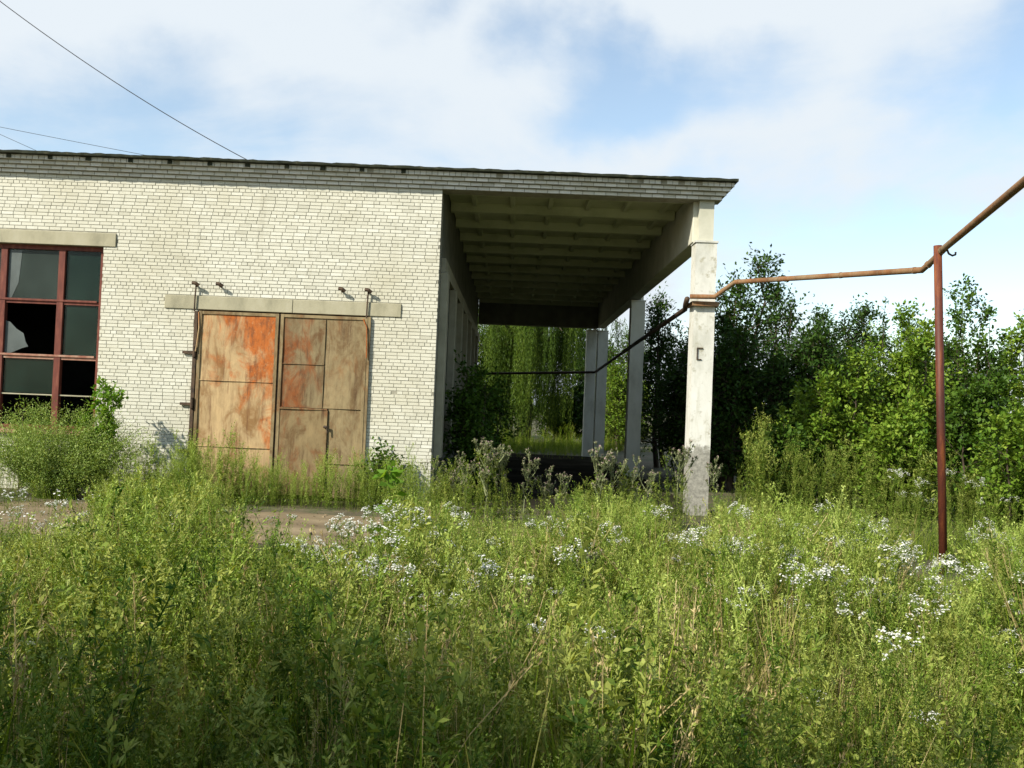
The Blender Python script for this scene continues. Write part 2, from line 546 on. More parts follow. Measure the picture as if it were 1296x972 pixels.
tag(sheet('ground', -900, 900, -300, 1500, 0.0, M['ground']), 'bare weedy soil of the yard under the meadow', 'ground')
tag(sheet('dirt_track', -30, 2.9, 10.5, 13.5, 0.006, M['track'], 60, 6, .22), 'bare dirt track running along the front of the warehouse', 'track')
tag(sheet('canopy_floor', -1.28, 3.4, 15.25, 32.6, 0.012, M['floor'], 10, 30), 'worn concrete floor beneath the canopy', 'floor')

# ------------------------------------------------------------------ warehouse
YF = 15.2                                  # face of the front wall
wh = tag(empty('warehouse', (-1.3, YF, 0)), 'white brick warehouse with rusty gate, red window and a deep open canopy', 'warehouse')
WL, WR, ZT = -14.0, -1.3, 5.29
WIN = (-9.62, -6.94, 0.93, 4.10)
DOOR = (-5.29, -2.43, -.1, 3.11)
DL = (-5.87, -1.90, 3.11, 3.34)
WLN = (-9.95, -6.73, 4.10, 4.33)


def place(o, par=wh):
    """keep world-space vertices while parented to an Empty that is not at the origin"""
    o.parent = par
    o.matrix_parent_inverse = Matrix.Translation(-par.location) if par is wh else Matrix()
    return o


def bpart(mb, name, mat, par=None, **kw):
    o = mb.build(name, mat, None, **kw)
    if par is None:
        place(o)
    else:
        o.parent = par
    return o


def brick_rows(mb, x0, x1, z0, z1, yf, yb, holes, course=.0588, blen=.195, joint=.0095, jitter=.0025):
    k = 0
    z = z0
    while z + course * .6 < z1:
        zt = min(z + course - joint, z1)
        spans = [(x0, x1)]
        for (hx0, hx1, hz0, hz1) in holes:
            if hz0 < zt - .012 and hz1 > z + .012:
                ns = []
                for a, b_ in spans:
                    if hx1 <= a or hx0 >= b_:
                        ns.append((a, b_))
                    else:
                        if hx0 > a: ns.append((a, hx0))
                        if hx1 < b_: ns.append((hx1, b_))
                spans = ns
        header = (k % 7 in (3,)) or random.random() < .03
        step = .0975 if header else blen
        off = (0, .5, .25, .75, .5, 0)[k % 6] * step + random.uniform(-.03, .03)
        for a, b_ in spans:
            x = math.floor((a - off) / step) * step + off
            while x < b_:
                s = step
                if not header and random.random() < .06:
                    s = step * .5
                xa, xb = max(a, x), min(b_, x + s - joint)
                x += s
                if xb - xa < .03:
                    continue
                j = random.uniform(-jitter, jitter)
                q = [random.uniform(-.0010, .0010) for _ in range(4)]
                t = min(1, max(0, random.gauss(.55, .16))) if random.random() > .03 else random.uniform(.05, .25)
                if random.random() < .0015:
                    continue                                 # a lost brick face
                mb.hexa([(xa, yf + j, z + q[0]), (xb, yf + j, z + q[1]), (xb, yb, z + q[1]), (xa, yb, z + q[0]),
                         (xa, yf + j, zt + q[2]), (xb, yf + j, zt + q[3]), (xb, yb, zt + q[3]), (xa, yb, zt + q[2])], t, skip=(4,))
        z += course
        k += 1


def front_wall():
    mb = MB()
    yb = YF + .007
    T = .38
    # core of the wall in butted blocks around the openings
    for (x0, x1, z0, z1) in ((WL, WIN[0], 0, ZT), (WIN[0], WIN[1], 0, WIN[2]), (WIN[0], WIN[1], WIN[3], ZT),
                             (WIN[1], DOOR[0], 0, ZT), (DOOR[0], DOOR[1], DOOR[3], ZT), (DOOR[1], WR - .006, 0, ZT)):
        mb.box(x0, x1, yb, yb + T, z0, z1, mi=1)
    brick_rows(mb, WL, WR, 0.0, ZT, YF, yb + .004, [WIN, DOOR, DL, WLN])
    return bpart(mb, 'front_wall', [M['brick'], M['mortar']])


front_wall()


def lintel(name, xs, z0, z1, label=None):
    mb = MB()
    for a, b_ in zip(xs, xs[1:]):
        mb.box(a + .004, b_ - .004, YF - .022, YF + .2, z0 + .002, z1 - .004)
    o = bpart(mb, name, M['concrete'], bevel=.008)
    if label: o['label'] = label
    return o


lintel('window_lintel', (WLN[0], WLN[1]), WLN[2], WLN[3], 'long concrete lintel over the window')
lintel('gate_lintel', (DL[0], -3.72, DL[1]), DL[2], DL[3], 'two-piece concrete lintel over the rusty gate')


# cornice: brick courses stepping out, then the felted roof edge
def cornice():
    mb = MB()
    steps = [(5.292, 5.350, .05), (5.354, 5.412, .10), (5.416, 5.474, .16), (5.478, 5.546, .22)]
    for i, (z0, z1, pr) in enumerate(steps):
        yf = YF - pr
        xr = 3.37 + pr * .85
        mb.box(WL, xr - .012, yf + .012, YF + .30, z0 - .002, z1 + .002, mi=1)
        x = WL + random.uniform(0, .2)
        L_ = .0975 if i == 3 else .195
        while x < xr:
            xb = min(xr, x + L_ - .012)
            if xb - x > .03 and not (i == 3 and random.random() < .06):
                mb.box(x, xb, yf + random.uniform(-.004, .004), yf + .03, z0 + random.uniform(0, .003), z1 - random.uniform(0, .006), min(1, max(0, random.gauss(.5, .22))))
            x += L_
    return bpart(mb, 'cornice', [M['brick_grey'], M['mortar']])


cornice()


def hole_shades():  # dark boxes stand in for the shaded holes in the top course
    x = -13.2
    while x < -1.6:
        mb = MB()
        mb.box(x, x + .075, YF - .236, YF - .18, 5.486, 5.540)
        bpart(mb, 'hole_shade', M['roof'])
        x += random.uniform(.58, .72)


hole_shades()


def roof():
    mb = MB()
    n = 220
    x0, x1 = WL - .2, 3.60
    prof = []
    for i in range(n + 1):
        x = x0 + (x1 - x0) * i / n
        prof.append((x, YF - .315 + random.uniform(-.008, .008), 5.552 + random.uniform(-.003, .004), 5.588 + random.uniform(-.007, .007)))
    for a, b_ in zip(prof, prof[1:]):
        mb.face([(a[0], a[1], a[2]), (b_[0], b_[1], b_[2]), (b_[0], b_[1] - .01, b_[3]), (a[0], a[1] - .01, a[3])])
        mb.face([(a[0], a[1] - .01, a[3]), (b_[0], b_[1] - .01, b_[3]), (b_[0], 33.2, 5.62), (a[0], 33.2, 5.62)])
        mb.face([(b_[0], b_[1], b_[2]), (a[0], a[1], a[2]), (a[0], 33.2, 5.548), (b_[0], 33.2, 5.548)])
    p, q = prof[-1], prof[0]
    mb.face([(p[0], p[1], p[2]), (p[0], 33.2, 5.548), (p[0], 33.2, 5.62), (p[0], p[1] - .01, p[3])])
    mb.face([(q[0], 33.2, 5.548), (q[0], q[1], q[2]), (q[0], q[1] - .01, q[3]), (q[0], 33.2, 5.62)])
    mb.face([(x0, 33.2, 5.548), (x0, 33.2, 5.62), (x1, 33.2, 5.62), (x1, 33.2, 5.548)])
    return bpart(mb, 'roof', M['roof'])


roof()


def ribbed_ceiling():
    mb = MB()
    x0, x1 = -1.28, 2.93
    mb.box(x0, x1 + .28, YF + .31, 32.4, 5.48, 5.545)
    y = YF + .30
    while y < 32.2:
        for w, dy in ((.09, 0),):                             # the two edge ribs of neighbouring slabs meet
            mb.hexa([(x0, y, 5.32), (x1, y, 5.32), (x1, y + .16, 5.32), (x0, y + .16, 5.32), (x0, y - .03, 5.478), (x1, y - .03, 5.478), (x1, y + .19, 5.478), (x0, y + .19, 5.478)])
        x = x0 + .42
        while x < x1 - .1:
            mb.hexa([(x, y + .20, 5.41), (x + .07, y + .20, 5.41), (x + .07, y + 1.44, 5.41), (x, y + 1.44, 5.41),
                     (x - .02, y + .20, 5.478), (x + .09, y + .20, 5.478), (x + .09, y + 1.44, 5.478), (x - .02, y + 1.44, 5.478)])
            x += .70
        y += 1.5
    return bpart(mb, 'canopy_ceiling', M['ceiling'])


ribbed_ceiling()
mb = MB(); mb.box(2.96, 3.24, YF + .16, 32.4, 4.60, 5.476)
bpart(mb, 'canopy_beam', M['plaster'], bevel=.015)
mb = MB(); mb.box(-1.28, 2.95, 32.05, 32.38, 4.57, 5.476)
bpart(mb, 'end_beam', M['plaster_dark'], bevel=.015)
mb = MB(); mb.box(3.25, 3.33, YF + .32, 32.4, 5.30, 5.545)
bpart(mb, 'side_fascia', M['plaster'])


def column(xc, y, zc, mat, near=False):
    mb = MB()
    hw, d = .183, .36
    n = 14
    # shaft with slightly chipped edges
    prof = []
    for i in range(n + 1):
        z = -.15 + (zc + .15) * i / n
        e = random.uniform(0, .010)
        prof.append([(xc - hw + e, y + e, z), (xc + hw - random.uniform(0, .012), y + random.uniform(0, .004), z), (xc + hw, y + d, z), (xc - hw, y + d, z)])
    for a, b_ in zip(prof, prof[1:]):
        for k in range(4):
            mb.face([a[k], a[(k + 1) % 4], b_[(k + 1) % 4], b_[k]])
    mb.face(prof[-1])
    mb.box(xc - hw - .015, xc + hw + .012, y - .012, y + d + .012, zc + .002, zc + .035)
    o = bpart(mb, 'column', mat)
    mb = MB()
    if near:
        mb.box(xc - .135, xc + .115, y + .04, y + .145, zc + .037, 5.29)
    else:
        mb.box(xc + .062, xc + .135, y + .05, y + .30, zc + .037, 5.29)
    mb.build('column_head', M['column_plain'] if not near else M['plaster'], o)
    return o


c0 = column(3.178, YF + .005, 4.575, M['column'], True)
c0['label'] = 'whitewashed front column with bare grey render at its foot'
mb = MB()
mb.box(3.07, 3.15, YF - .012, YF + .004, 2.60, 2.615); mb.box(3.07, 3.085, YF - .012, YF + .004, 2.616, 2.79); mb.box(3.07, 3.17, YF - .012, YF + .004, 2.791, 2.805)
mb.build('fixing_bracket', M['iron'], c0)
column(3.19, 23.45, 4.54, M['column_plain'])
column(3.19, 32.42, 4.50, M['column_plain'])
column(2.79, 32.42, 4.50, M['column_plain'])


def side_wall():
    mb = MB()
    xo, xi = -1.305, -1.66
    y0, y1 = YF + .40, 32.4
    mb.box(xi, xo, y0, y1, 4.10, 5.54)                   # wall above the openings
    mb.box(xi, xo, y0, y1, 0, .75)                        # plinth
    y = y0
    while y < y1 - .2:
        mb.box(xi, xo, y, min(y1, y + .55), .752, 4.098)
        y += 2.35
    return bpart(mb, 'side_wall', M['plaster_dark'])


side_wall()
mb = MB(); mb.box(-1.302, -1.22, YF + .40, 32.4, 3.96, 4.20)
bpart(mb, 'side_lintel', M['pilaster'])
y = YF + .40
k = 0
while y < 31:
    mb = MB()
    mb.box(-1.58, -1.50, y + .56, y + 2.34, .76, .86); mb.box(-1.58, -1.50, y + .56, y + 2.34, 4.0, 4.09)
    mb.box(-1.58, -1.50, y + .56, y + .66, .862, 3.998); mb.box(-1.58, -1.50, y + 2.24, y + 2.34, .862, 3.998); mb.box(-1.58, -1.50, y + 1.42, y + 1.48, .862, 3.998)
    o = bpart(mb, 'side_window', M['frame'])
    mb = MB(); mb.box(-1.555, -1.548, y + .662, y + 1.418, .864, 3.996); mb.build('pane', M['glass'], o)
    mb = MB(); mb.box(-1.555, -1.548, y + 1.482, y + 2.238, .864, 3.996); mb.build('pane', M['glass'], o)
    mb = MB(); mb.box(-1.305, -1.17, y - .02, y + .36, .76, 3.955)
    bpart(mb, 'pilaster', M['pilaster'], bevel=.01)
    y += 2.35

# shell of the hall: the other walls and floor, dark through the broken panes
mb = MB(); mb.box(WL, WL + .35, YF + .40, 32.4, 0, 5.54)
bpart(mb, 'end_wall', M['mortar'])
mb = MB(); mb.box(WL, -1.67, 32.0, 32.39, 0, 5.54)
bpart(mb, 'rear_wall', M['mortar'])
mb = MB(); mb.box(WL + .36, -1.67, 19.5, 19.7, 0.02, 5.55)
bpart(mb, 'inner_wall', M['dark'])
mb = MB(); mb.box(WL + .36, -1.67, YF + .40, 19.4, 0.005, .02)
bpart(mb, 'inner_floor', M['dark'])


# ---- window
def window():
    X0, X1, Z0, Z1 = WIN
    yf = YF + .085
    mb = MB()
    V = [X0, -8.68, -7.72, X1]
    w = .075
    mb.box(X0 + .002, X0 + w, yf, yf + .09, Z0 + .06, Z1 - .002)
    mb.box(X1 - w, X1 - .002, yf, yf + .09, Z0 + .06, Z1 - .002)
    mb.box(X0 + w, X1 - w, yf, yf + .09, Z1 - w, Z1 - .002)
    mb.box(X0 + w, X1 - w, yf, yf + .09, Z0 + .06, Z0 + .06 + w)
    o = bpart(mb, 'window', M['frame'])
    for xm in (-8.64, -7.665):
        mb = MB(); mb.box(xm - .055, xm + .055, yf - .012, yf + .085, Z0 + .062 + w, Z1 - w - .002)
        mb.build('mullion', M['frame'], o, bevel=.006)
    xs = [(X0 + w + .002, -8.697), (-8.583, -7.722), (-7.608, X1 - w - .002)]
    zr = [3.165, 2.235]
    for z in zr:
        mb = MB()
        for (a, b_) in xs:
            mb.box(a, b_, yf + .004, yf + .08, z - .058, z - .004)
        mb.box(X0 + .1, X1 - .1, yf - .022, yf - .014, z - .010, z + .022)
        mb.build('transom', M['frame'] if z > 3 else M['frame_worn'], o)
    mb = MB()
    for (a, b_) in xs[1:]:
        mb.box(a, b_, yf + .01, yf + .05, 1.568, 1.588)
    mb.build('glazing_bar', M['concrete'], o)
    mb = MB(); mb.box(X0 - .1, X1 + .06, YF - .09, YF + .08, Z0 - .005, Z0 + .055)
    mb.build('sill', M['frame_worn'], o, bevel=.006)
    rows = [(3.17, Z1 - w), (2.24, 3.105), (1.6, 2.175), (Z0 + .14, 1.56)]
    for ci, (a, b_) in enumerate(xs):
        for ri, (z0, z1) in enumerate(rows):
            if (ci, ri) in ((1, 3), (2, 3), (2, 2)):
                continue                                      # these panes are gone
            yy = yf + .035
            if (ci, ri) == (1, 1):
                # broken: shards left in the lower left corner
                mb = MB()
                sh = [(a, z0), (a + .10, z0 + .015), (a + .30, z0 + .11), (a + .40, z0 + .14), (a + .35, z0 + .22), (a + .31, z0 + .36), (a + .19, z0 + .43), (a + .08, z0 + .54), (a, z0 + .57)]
                mb.face([(x, yy, z) for x, z in sh]); mb.face([(x, yy + .005, z) for x, z in reversed(sh)])
                p = mb.build('pane', M['glass_shard'], o); p['label'] = 'jagged remains of a broken pane'
                continue
            mb = MB(); mb.box(a, b_, yy, yy + .005, z0, z1)
            p = mb.build('pane', M['glass_pale'] if (ci, ri) in ((1, 0), (0, 0)) else M['glass'], o)
            if (ci, ri) == (1, 0): p['label'] = 'pane with a pale patch down its left side'
    mb = MB()
    pts = [(-8.575, 3.18), (-8.50, 3.2), (-8.40, 3.45), (-8.36, 4.0), (-8.575, 4.0)]
    mb.face([(x, yf + .030, z) for x, z in pts])
    mb.build('pale_patch', M['glass_shard'], o)  # pale sheet over the left part of the top middle pane
    return o


window()


# ---- gate: two sheet-iron leaves
def gate():
    y0, y1 = YF - .035, YF + .01

    def leaf(x0, x1, panels, fr=.05):
        mb = MB()
        zt = 3.085
        mb.box(x0, x0 + fr, y0 - .022, y1, .05, zt); mb.box(x1 - fr, x1, y0 - .022, y1, .05, zt)
        mb.box(x0 + fr, x1 - fr, y0 - .018, y1, zt - fr, zt - .001)
        g = bpart(mb, 'gate_leaf', M['rust_d'])
        for i, (a, b_, z0, z1, mt, nm, lb) in enumerate(panels):
            mb = MB()
            nx, nz = 8, 8
            d = .006
            for ix in range(nx):
                for iz in range(nz):
                    P = []
                    for (u, v) in ((ix, iz), (ix + 1, iz), (ix + 1, iz + 1), (ix, iz + 1)):
                        X = a + (b_ - a) * u / nx; Z = z0 + (z1 - z0) * v / nz
                        P.append((X, y0 + i * .0012 + d * math.sin(X * 5.1 + Z * 3.3 + i) * math.cos(Z * 4.7 - X * 2), Z))
                    mb.face(P)
            for (xa, xb, za, zb) in ((a, b_, z0 - .004, z0 + .008), (b_ - .008, b_ + .004, z0 + .009, z1 - .009)):
                mb.box(xa, xb, y0 - .012, y0 + .012, za, zb)
            p = mb.build(nm, M[mt], g)
            if lb: p['label'] = lb
        return g

    g1 = leaf(-5.27, -3.935, [
        (-5.22, -3.99, 1.93, 3.03, 'rust_a', 'panel', 'top panel streaked bright orange with rust'),
        (-5.22, -3.99, .83, 1.92, 'rust_b', 'panel', 'middle panel of pale tan with faint rust'),
        (-5.22, -3.99, .06, .82, 'rust_b', 'panel', None)])
    g1['label'] = 'left leaf, bright orange with rust at its top'
    g2 = leaf(-3.90, -2.45, [
        (-3.85, -3.15, 2.26, 3.03, 'rust_c', 'panel', 'square panel with dark rust, top left'),
        (-3.85, -3.152, 1.54, 2.25, 'rust_c', 'panel', 'small dark brown rusted panel'),
        (-3.14, -2.50, 1.54, 3.03, 'rust_d', 'panel', 'tall dull khaki panel'),
        (-3.04, -2.50, .62, 1.53, 'rust_d', 'panel', None),
        (-3.04, -2.50, .06, .61, 'rust_c', 'panel', None)])
    g2['label'] = 'right leaf, dull brown, with a wicket door in its lower half'
    mb = MB()
    nx = nz = 7
    for ix in range(nx):
        for iz in range(nz):
            P = []
            for (u, v) in ((ix, iz), (ix + 1, iz), (ix + 1, iz + 1), (ix, iz + 1)):
                X = -3.84 + .77 * u / nx; Z = .08 + 1.42 * v / nz
                P.append((X, y0 - .012 + .006 * math.sin(X * 6 + Z * 3), Z))
            mb.face(P)
    mb.box(-3.86, -3.06, y0 - .03, y0 - .008, 1.505, 1.53); mb.box(-3.072, -3.05, y0 - .03, y0 - .008, .08, 1.503)
    wk = mb.build('wicket_door', M['rust_e'], g2); wk['label'] = 'wicket door of dark brown sheet iron'
    mb = MB(); mb.tube([(-3.10, y0 - .035, 1.23), (-3.04, y0 - .06, 1.23)], .022, 8); mb.tube([(-3.04, y0 - .06, 1.25), (-3.035, y0 - .06, 1.13)], .014, 6)
    mb.build('latch', M['iron'], g2)
    # dark gap between the leaves and a cover strip
    mb = MB(); mb.box(-3.932, -3.903, y0 + .012, y1, .05, 3.08)
    mb.build('meeting_strip', M['iron'], g1)
    # left hanging post and hinge pins
    mb = MB(); mb.box(-5.345, -5.288, YF - .06, YF - .004, .0, 3.08)
    hp = bpart(mb, 'gate_post', M['iron'])
    for z in (.72, 1.50, 2.36):
        mb = MB(); mb.box(-5.52, -5.346, YF - .05, YF - .015, z, z + .045)
        mb.tube([(-5.31, YF - .075, z - .05), (-5.31, YF - .075, z + .13)], .026, 8)
        mb.build('hinge', M['iron'], hp)
    mb = MB(); mb.box(-2.447, -2.40, YF - .05, YF - .004, .0, 3.09)
    gp = bpart(mb, 'gate_post', M['rust_d'])
    gp['label'] = 'pale right gate post'
    # bent rods hanging beside the leaf
    mb = MB(); mb.tube([(-5.27, YF - .06, 3.06), (-5.25, YF - .075, 2.8), (-5.275, YF - .08, 2.5), (-5.285, YF - .09, 2.40)], .012, 6)
    mb.build('loose_rod', M['rust_b'], hp)
    mb = MB(); mb.tube([(-2.52, YF - .06, 3.05), (-2.455, YF - .075, 2.9), (-2.44, YF - .075, 2.4)], .011, 6)
    mb.build('loose_rod', M['rust_b'], gp)


gate()

# iron pegs above the gate lintel
for i, x in enumerate((-5.34, -4.94, -2.90, -2.46)):
    mb = MB()
    mb.tube([(x, YF + .02, 3.50), (x, YF - .12, 3.52)], .016, 6)
    mb.tube([(x - .05, YF - .10, 3.54), (x + .015, YF - .11, 3.535), (x + .06, YF - .09, 3.50)], .028, 7)
    if i in (0, 3):
        mb.tube([(x, YF - .05, 3.52), (x - .01, YF - .055, 3.3), (x - .012, YF - .05, 3.07)], .014, 6)
    bpart(mb, 'iron_peg', M['iron'])

# ------------------------------------------------------------------ gas pipe and its post
mb = MB()
pts = [(4.1, 6.3, 3.50), (4.42, 8.2, 3.745), (4.80, 10.22, 3.66), (4.81, 10.40, 3.60), (4.80, 10.72, 3.505), (3.56, 14.72, 3.86), (3.40, 14.93, 3.73), (3.30, 15.03, 3.645), (2.90, 15.07, 3.64)]
pts = [(2.95, 0.5, 3.73), (3.55, 4.0, 3.73), (4.10, 7.25, 3.715)] + pts[2:]
mb.tube(pts, .039, 10)
gp_ = mb.build('gas_pipe', M['pipe'], None, smooth=True)
for a, b_, u in ((3, 4, .08), (4, 5, .55), (5, 6, .03), (5, 6, .36), (5, 6, .70), (5, 6, .97), (1, 2, .45), (1, 2, .9)):
    A, B = Vector(pts[a]), Vector(pts[b_]); p = A.lerp(B, u); d = (B - A).normalized() * .012
    mb = MB(); mb.tube([tuple(p - d), tuple(p + d)], .044, 10)
    mb.build('weld_collar', M['pipe'], gp_)
tag(gp_, 'rusty overhead pipe running from the red post to the white front column', 'pipe')
mb = MB()
mb.box(2.955, 3.40, 15.12, 15.20, 3.50, 3.575); mb.box(2.955, 2.985, 15.205, 15.6, 3.50, 3.575); mb.box(3.372, 3.40, 15.205, 15.6, 3.50, 3.575)
mb.build('column_clamp', M['pipe'], gp_)
mb = MB(); mb.tube([(4.77, 10.06, 3.64), (4.79, 10.05, 3.585), (4.83, 10.05, 3.565), (4.87, 10.06, 3.58), (4.87, 10.06, 3.61)], .012, 6)
mb.build('pipe_hook', M['iron'], gp_)
mb = MB(); mb.tube([(2.86, 15.1, 3.60), (2.93, 15.6, 3.56), (3.0, 16.0, 3.53), (3.0, 23.2, 3.34), (2.97, 32.2, 3.05), (2.90, 32.3, 3.02), (-1.30, 32.3, 2.80)], .045, 9)
o = mb.build('canopy_pipe', M['iron'], None, smooth=True)
tag(o, 'dark pipe slung along the inner side of the canopy columns', 'pipe')
mb = MB(); mb.tube([(4.97, 10.32, -.2), (4.78, 10.30, 3.72)], .045, 14)
po = mb.build('pipe_post', M['post'], None, smooth=False)
tag(po, 'leaning red oxide steel post carrying the overhead pipe', 'post')
for p_ in po.data.polygons:
    p_.use_smooth = len(p_.vertices) == 4


# ------------------------------------------------------------------ overhead wires
def wire(a, b_, sag, rad, label):
    a, b_ = Vector(a), Vector(b_)
    pts = []
    for i in range(25):
        t = i / 24
        p = a.lerp(b_, t); p.z -= sag * 4 * t * (1 - t)
        pts.append(p)
    mb = MB(); mb.tube(pts, rad, 5)
    return tag(mb.build('overhead_wire', M['wire'], None), label, 'wire', 'wires over the roof')


wire((-3.55, 18.5, 5.64), (-11.2, 16.9, 9.85), .38, .0085, 'thickest overhead wire, dropping from the upper left corner to the roof edge')
wire((-3.6, 17.0, 5.64), (-14.5, 17.0, 7.33), .04, .0045, 'thin wire meeting the roof edge between the two other wires')
wire((-7.85, 17.0, 5.64), (-14.5, 17.0, 8.38), .03, .0045, 'short thin wire at the far left, above the window')


# ------------------------------------------------------------------ vegetation tools
def nrm(a):
    return a / np.maximum(np.linalg.norm(a, axis=-1, keepdims=True), 1e-9)


def rand_dirs(n, rng, up=0.0):
    v = rng.normal(size=(n, 3))
    v = nrm(v)
    v[:, 2] += up
    return nrm(v)


def leaf_quads(c, d, length, width, rng, flat=.6):
    """rhombic leaf: base at c, pointing along d, blade turned roughly up"""
    n = len(c)
    d = nrm(d)
    nz = rng.normal(size=(n, 3)); nz[:, 2] = np.abs(nz[:, 2]) + flat * 2
    side = nrm(np.cross(d, nz))
    nn = nrm(np.cross(side, d))
    L_ = (length * rng.uniform(.65, 1.25, n))[:, None]
    W_ = (width * rng.uniform(.7, 1.2, n))[:, None]
    mid = c + d * L_ * .48 + nn * L_ * .05
    tip = c + d * L_ - nn * L_ * .12
    return np.stack([c, mid + side * W_ * .5, tip, mid - side * W_ * .5], 1)


def ribbon(p0, p1, w0, w1, rng):
    """flat strips from p0 to p1 (n,3)"""
    d = nrm(p1 - p0)
    s = nrm(np.cross(d, rand_dirs(len(p0), rng)))
    w0 = np.broadcast_to(w0, len(p0))[:, None]; w1 = np.broadcast_to(w1, len(p0))[:, None]
    return np.stack([p0 - s * w0, p0 + s * w0, p1 + s * w1, p1 - s * w1], 1)


class QB:
    def __init__(s):
        s.q, s.t, s.m = [], [], []

    def add(s, q, t, m=0):
        s.q.append(q.astype(np.float32)); s.t.append(np.broadcast_to(np.asarray(t, dtype=np.float32), len(q)).copy())
        s.m.append(np.full(len(q), m, dtype=np.int32))

    def cat(s):
        return np.concatenate(s.q), np.concatenate(s.t), np.concatenate(s.m)

    def mesh(s, name):
        return quad_mesh(name, *s.cat())


def quad_mesh(name, q, t, m):
    n = len(q)
    me = bpy.data.meshes.new(name)
    me.vertices.add(n * 4)
    me.vertices.foreach_set('co', q.reshape(-1))
    me.loops.add(n * 4)
    me.loops.foreach_set('vertex_index', np.arange(n * 4, dtype=np.int32))
    me.polygons.add(n)
    me.polygons.foreach_set('loop_start', np.arange(0, n * 4, 4, dtype=np.int32))
    me.polygons.foreach_set('loop_total', np.full(n, 4, dtype=np.int32))
    me.polygons.foreach_set('material_index', m.astype(np.int32))
    at = me.attributes.new('tint', 'FLOAT', 'FACE')
    at.data.foreach_set('value', np.clip(t, 0, 1).astype(np.float32))
    me.update(calc_edges=True)
    return me


def scatter(proto, pos, scale, rot, tilt, rng, tjit=.12, toff=None):
    """copies of prototype (q,t,m) at pos -> arrays"""
    q, t, m = proto
    n = len(pos)
    c, s = np.cos(rot), np.sin(rot)
    sc = scale[:, None, None]
    x = (q[None, :, :, 0] * c[:, None, None] - q[None, :, :, 1] * s[:, None, None]) * sc
    y = (q[None, :, :, 0] * s[:, None, None] + q[None, :, :, 1] * c[:, None, None]) * sc
    z = q[None, :, :, 2] * sc
    x = x + z * tilt[:, 0][:, None, None]; y = y + z * tilt[:, 1][:, None, None]
    out = np.stack([x + pos[:, 0][:, None, None], y + pos[:, 1][:, None, None], z + pos[:, 2][:, None, None]], -1)
    tt = (t[None] + (rng.normal(0, tjit, n) + (0 if toff is None else toff))[:, None]).reshape(-1)
    return out.reshape(-1, 4, 3), tt, np.tile(m, n)


# --- prototypes
def p_tuft(rng, n=12, h=.5, w=.0045, spread=.06, curve=.35, seg=3):
    b = QB()
    base = np.c_[rng.normal(0, spread, (n, 2)), np.zeros(n)]
    hh = h * rng.uniform(.5, 1.15, n)[:, None]
    az = rng.uniform(0, 6.283, n)
    lean = np.c_[np.cos(az), np.sin(az), np.zeros(n)] * rng.uniform(.05, 1, n)[:, None] * curve
    side = np.c_[-np.sin(az + rng.normal(0, .6, n)), np.cos(az), np.zeros(n)]
    side = nrm(side)
    tint = rng.uniform(.15, .9, n)

    def P(t): return base + np.array([0, 0, 1]) * hh * (t - .18 * curve * t * t) + lean * hh * t ** 2
    for i in range(seg):
        t0, t1 = i / seg, (i + 1) / seg
        a, c = P(t0), P(t1)
        w0 = w * (1 - t0 ** 2) ; w1 = w * max(.08, (1 - t1 ** 2))
        b.add(np.stack([a - side * w0, a + side * w0, c + side * w1, c - side * w1], 1), tint)
    return b.cat()


def p_herb(rng, h=.8, nl=46, ll=.055, lw=.011, top='bud', branch=6, pale=0, spread=.9):
    b = QB()
    n = 6
    ph = rng.uniform(0, 6.28)
    bend = rng.uniform(.02, .10) * h

    def P(t):
        t = np.asarray(t, dtype=float)
        return np.stack([bend * np.cos(ph) * t ** 2, bend * np.sin(ph) * t ** 2, h * t], -1)
    t0 = np.linspace(0, .94, n); t1 = np.r_[t0[1:], 1.0]
    for _ in range(2):
        b.add(ribbon(P(t0), P(t1), .0035 * (1.1 - t0), .0035 * (1.1 - t1), rng), .45)
    tl = rng.uniform(.06, 1, nl) ** .8
    az = np.arange(nl) * 2.4 + rng.uniform(0, 1, nl)
    el = rng.uniform(.1, 1.0, nl)
    d = np.c_[np.cos(az) * np.cos(el), np.sin(az) * np.cos(el), np.sin(el)]
    size = (1.15 - .7 * tl)
    c = P(tl)
    q = leaf_quads(c, d, ll * size, lw * size, rng)
    b.add(q, rng.uniform(.2, .9, nl) + .15 * (tl - .5))
    # side branches with small leaves and buds in the upper half
    for _ in range(branch):
        s = rng.uniform(.45, .95); a = rng.uniform(0, 6.28)
        p = P(s); e = p + np.array([np.cos(a) * .5 * spread, np.sin(a) * .5 * spread, 1.0]) * rng.uniform(.10, .24) * h
        b.add(ribbon(p[None], e[None], .002, .0012, rng), .5)
        k = 7
        u = rng.uniform(.2, 1, k)[:, None]
        cc = p * (1 - u) + e * u
        b.add(leaf_quads(cc, rand_dirs(k, rng, .7), np.full(k, ll * .5), np.full(k, lw * .7), rng), rng.uniform(.35, 1, k))
        if top == 'bud':
            k = 6
            cc = e + rng.normal(0, .012, (k, 3))
            b.add(leaf_quads(cc, rand_dirs(k, rng, 1), np.full(k, .016), np.full(k, .009), rng), rng.uniform(.6, 1, k))
    return b.cat()


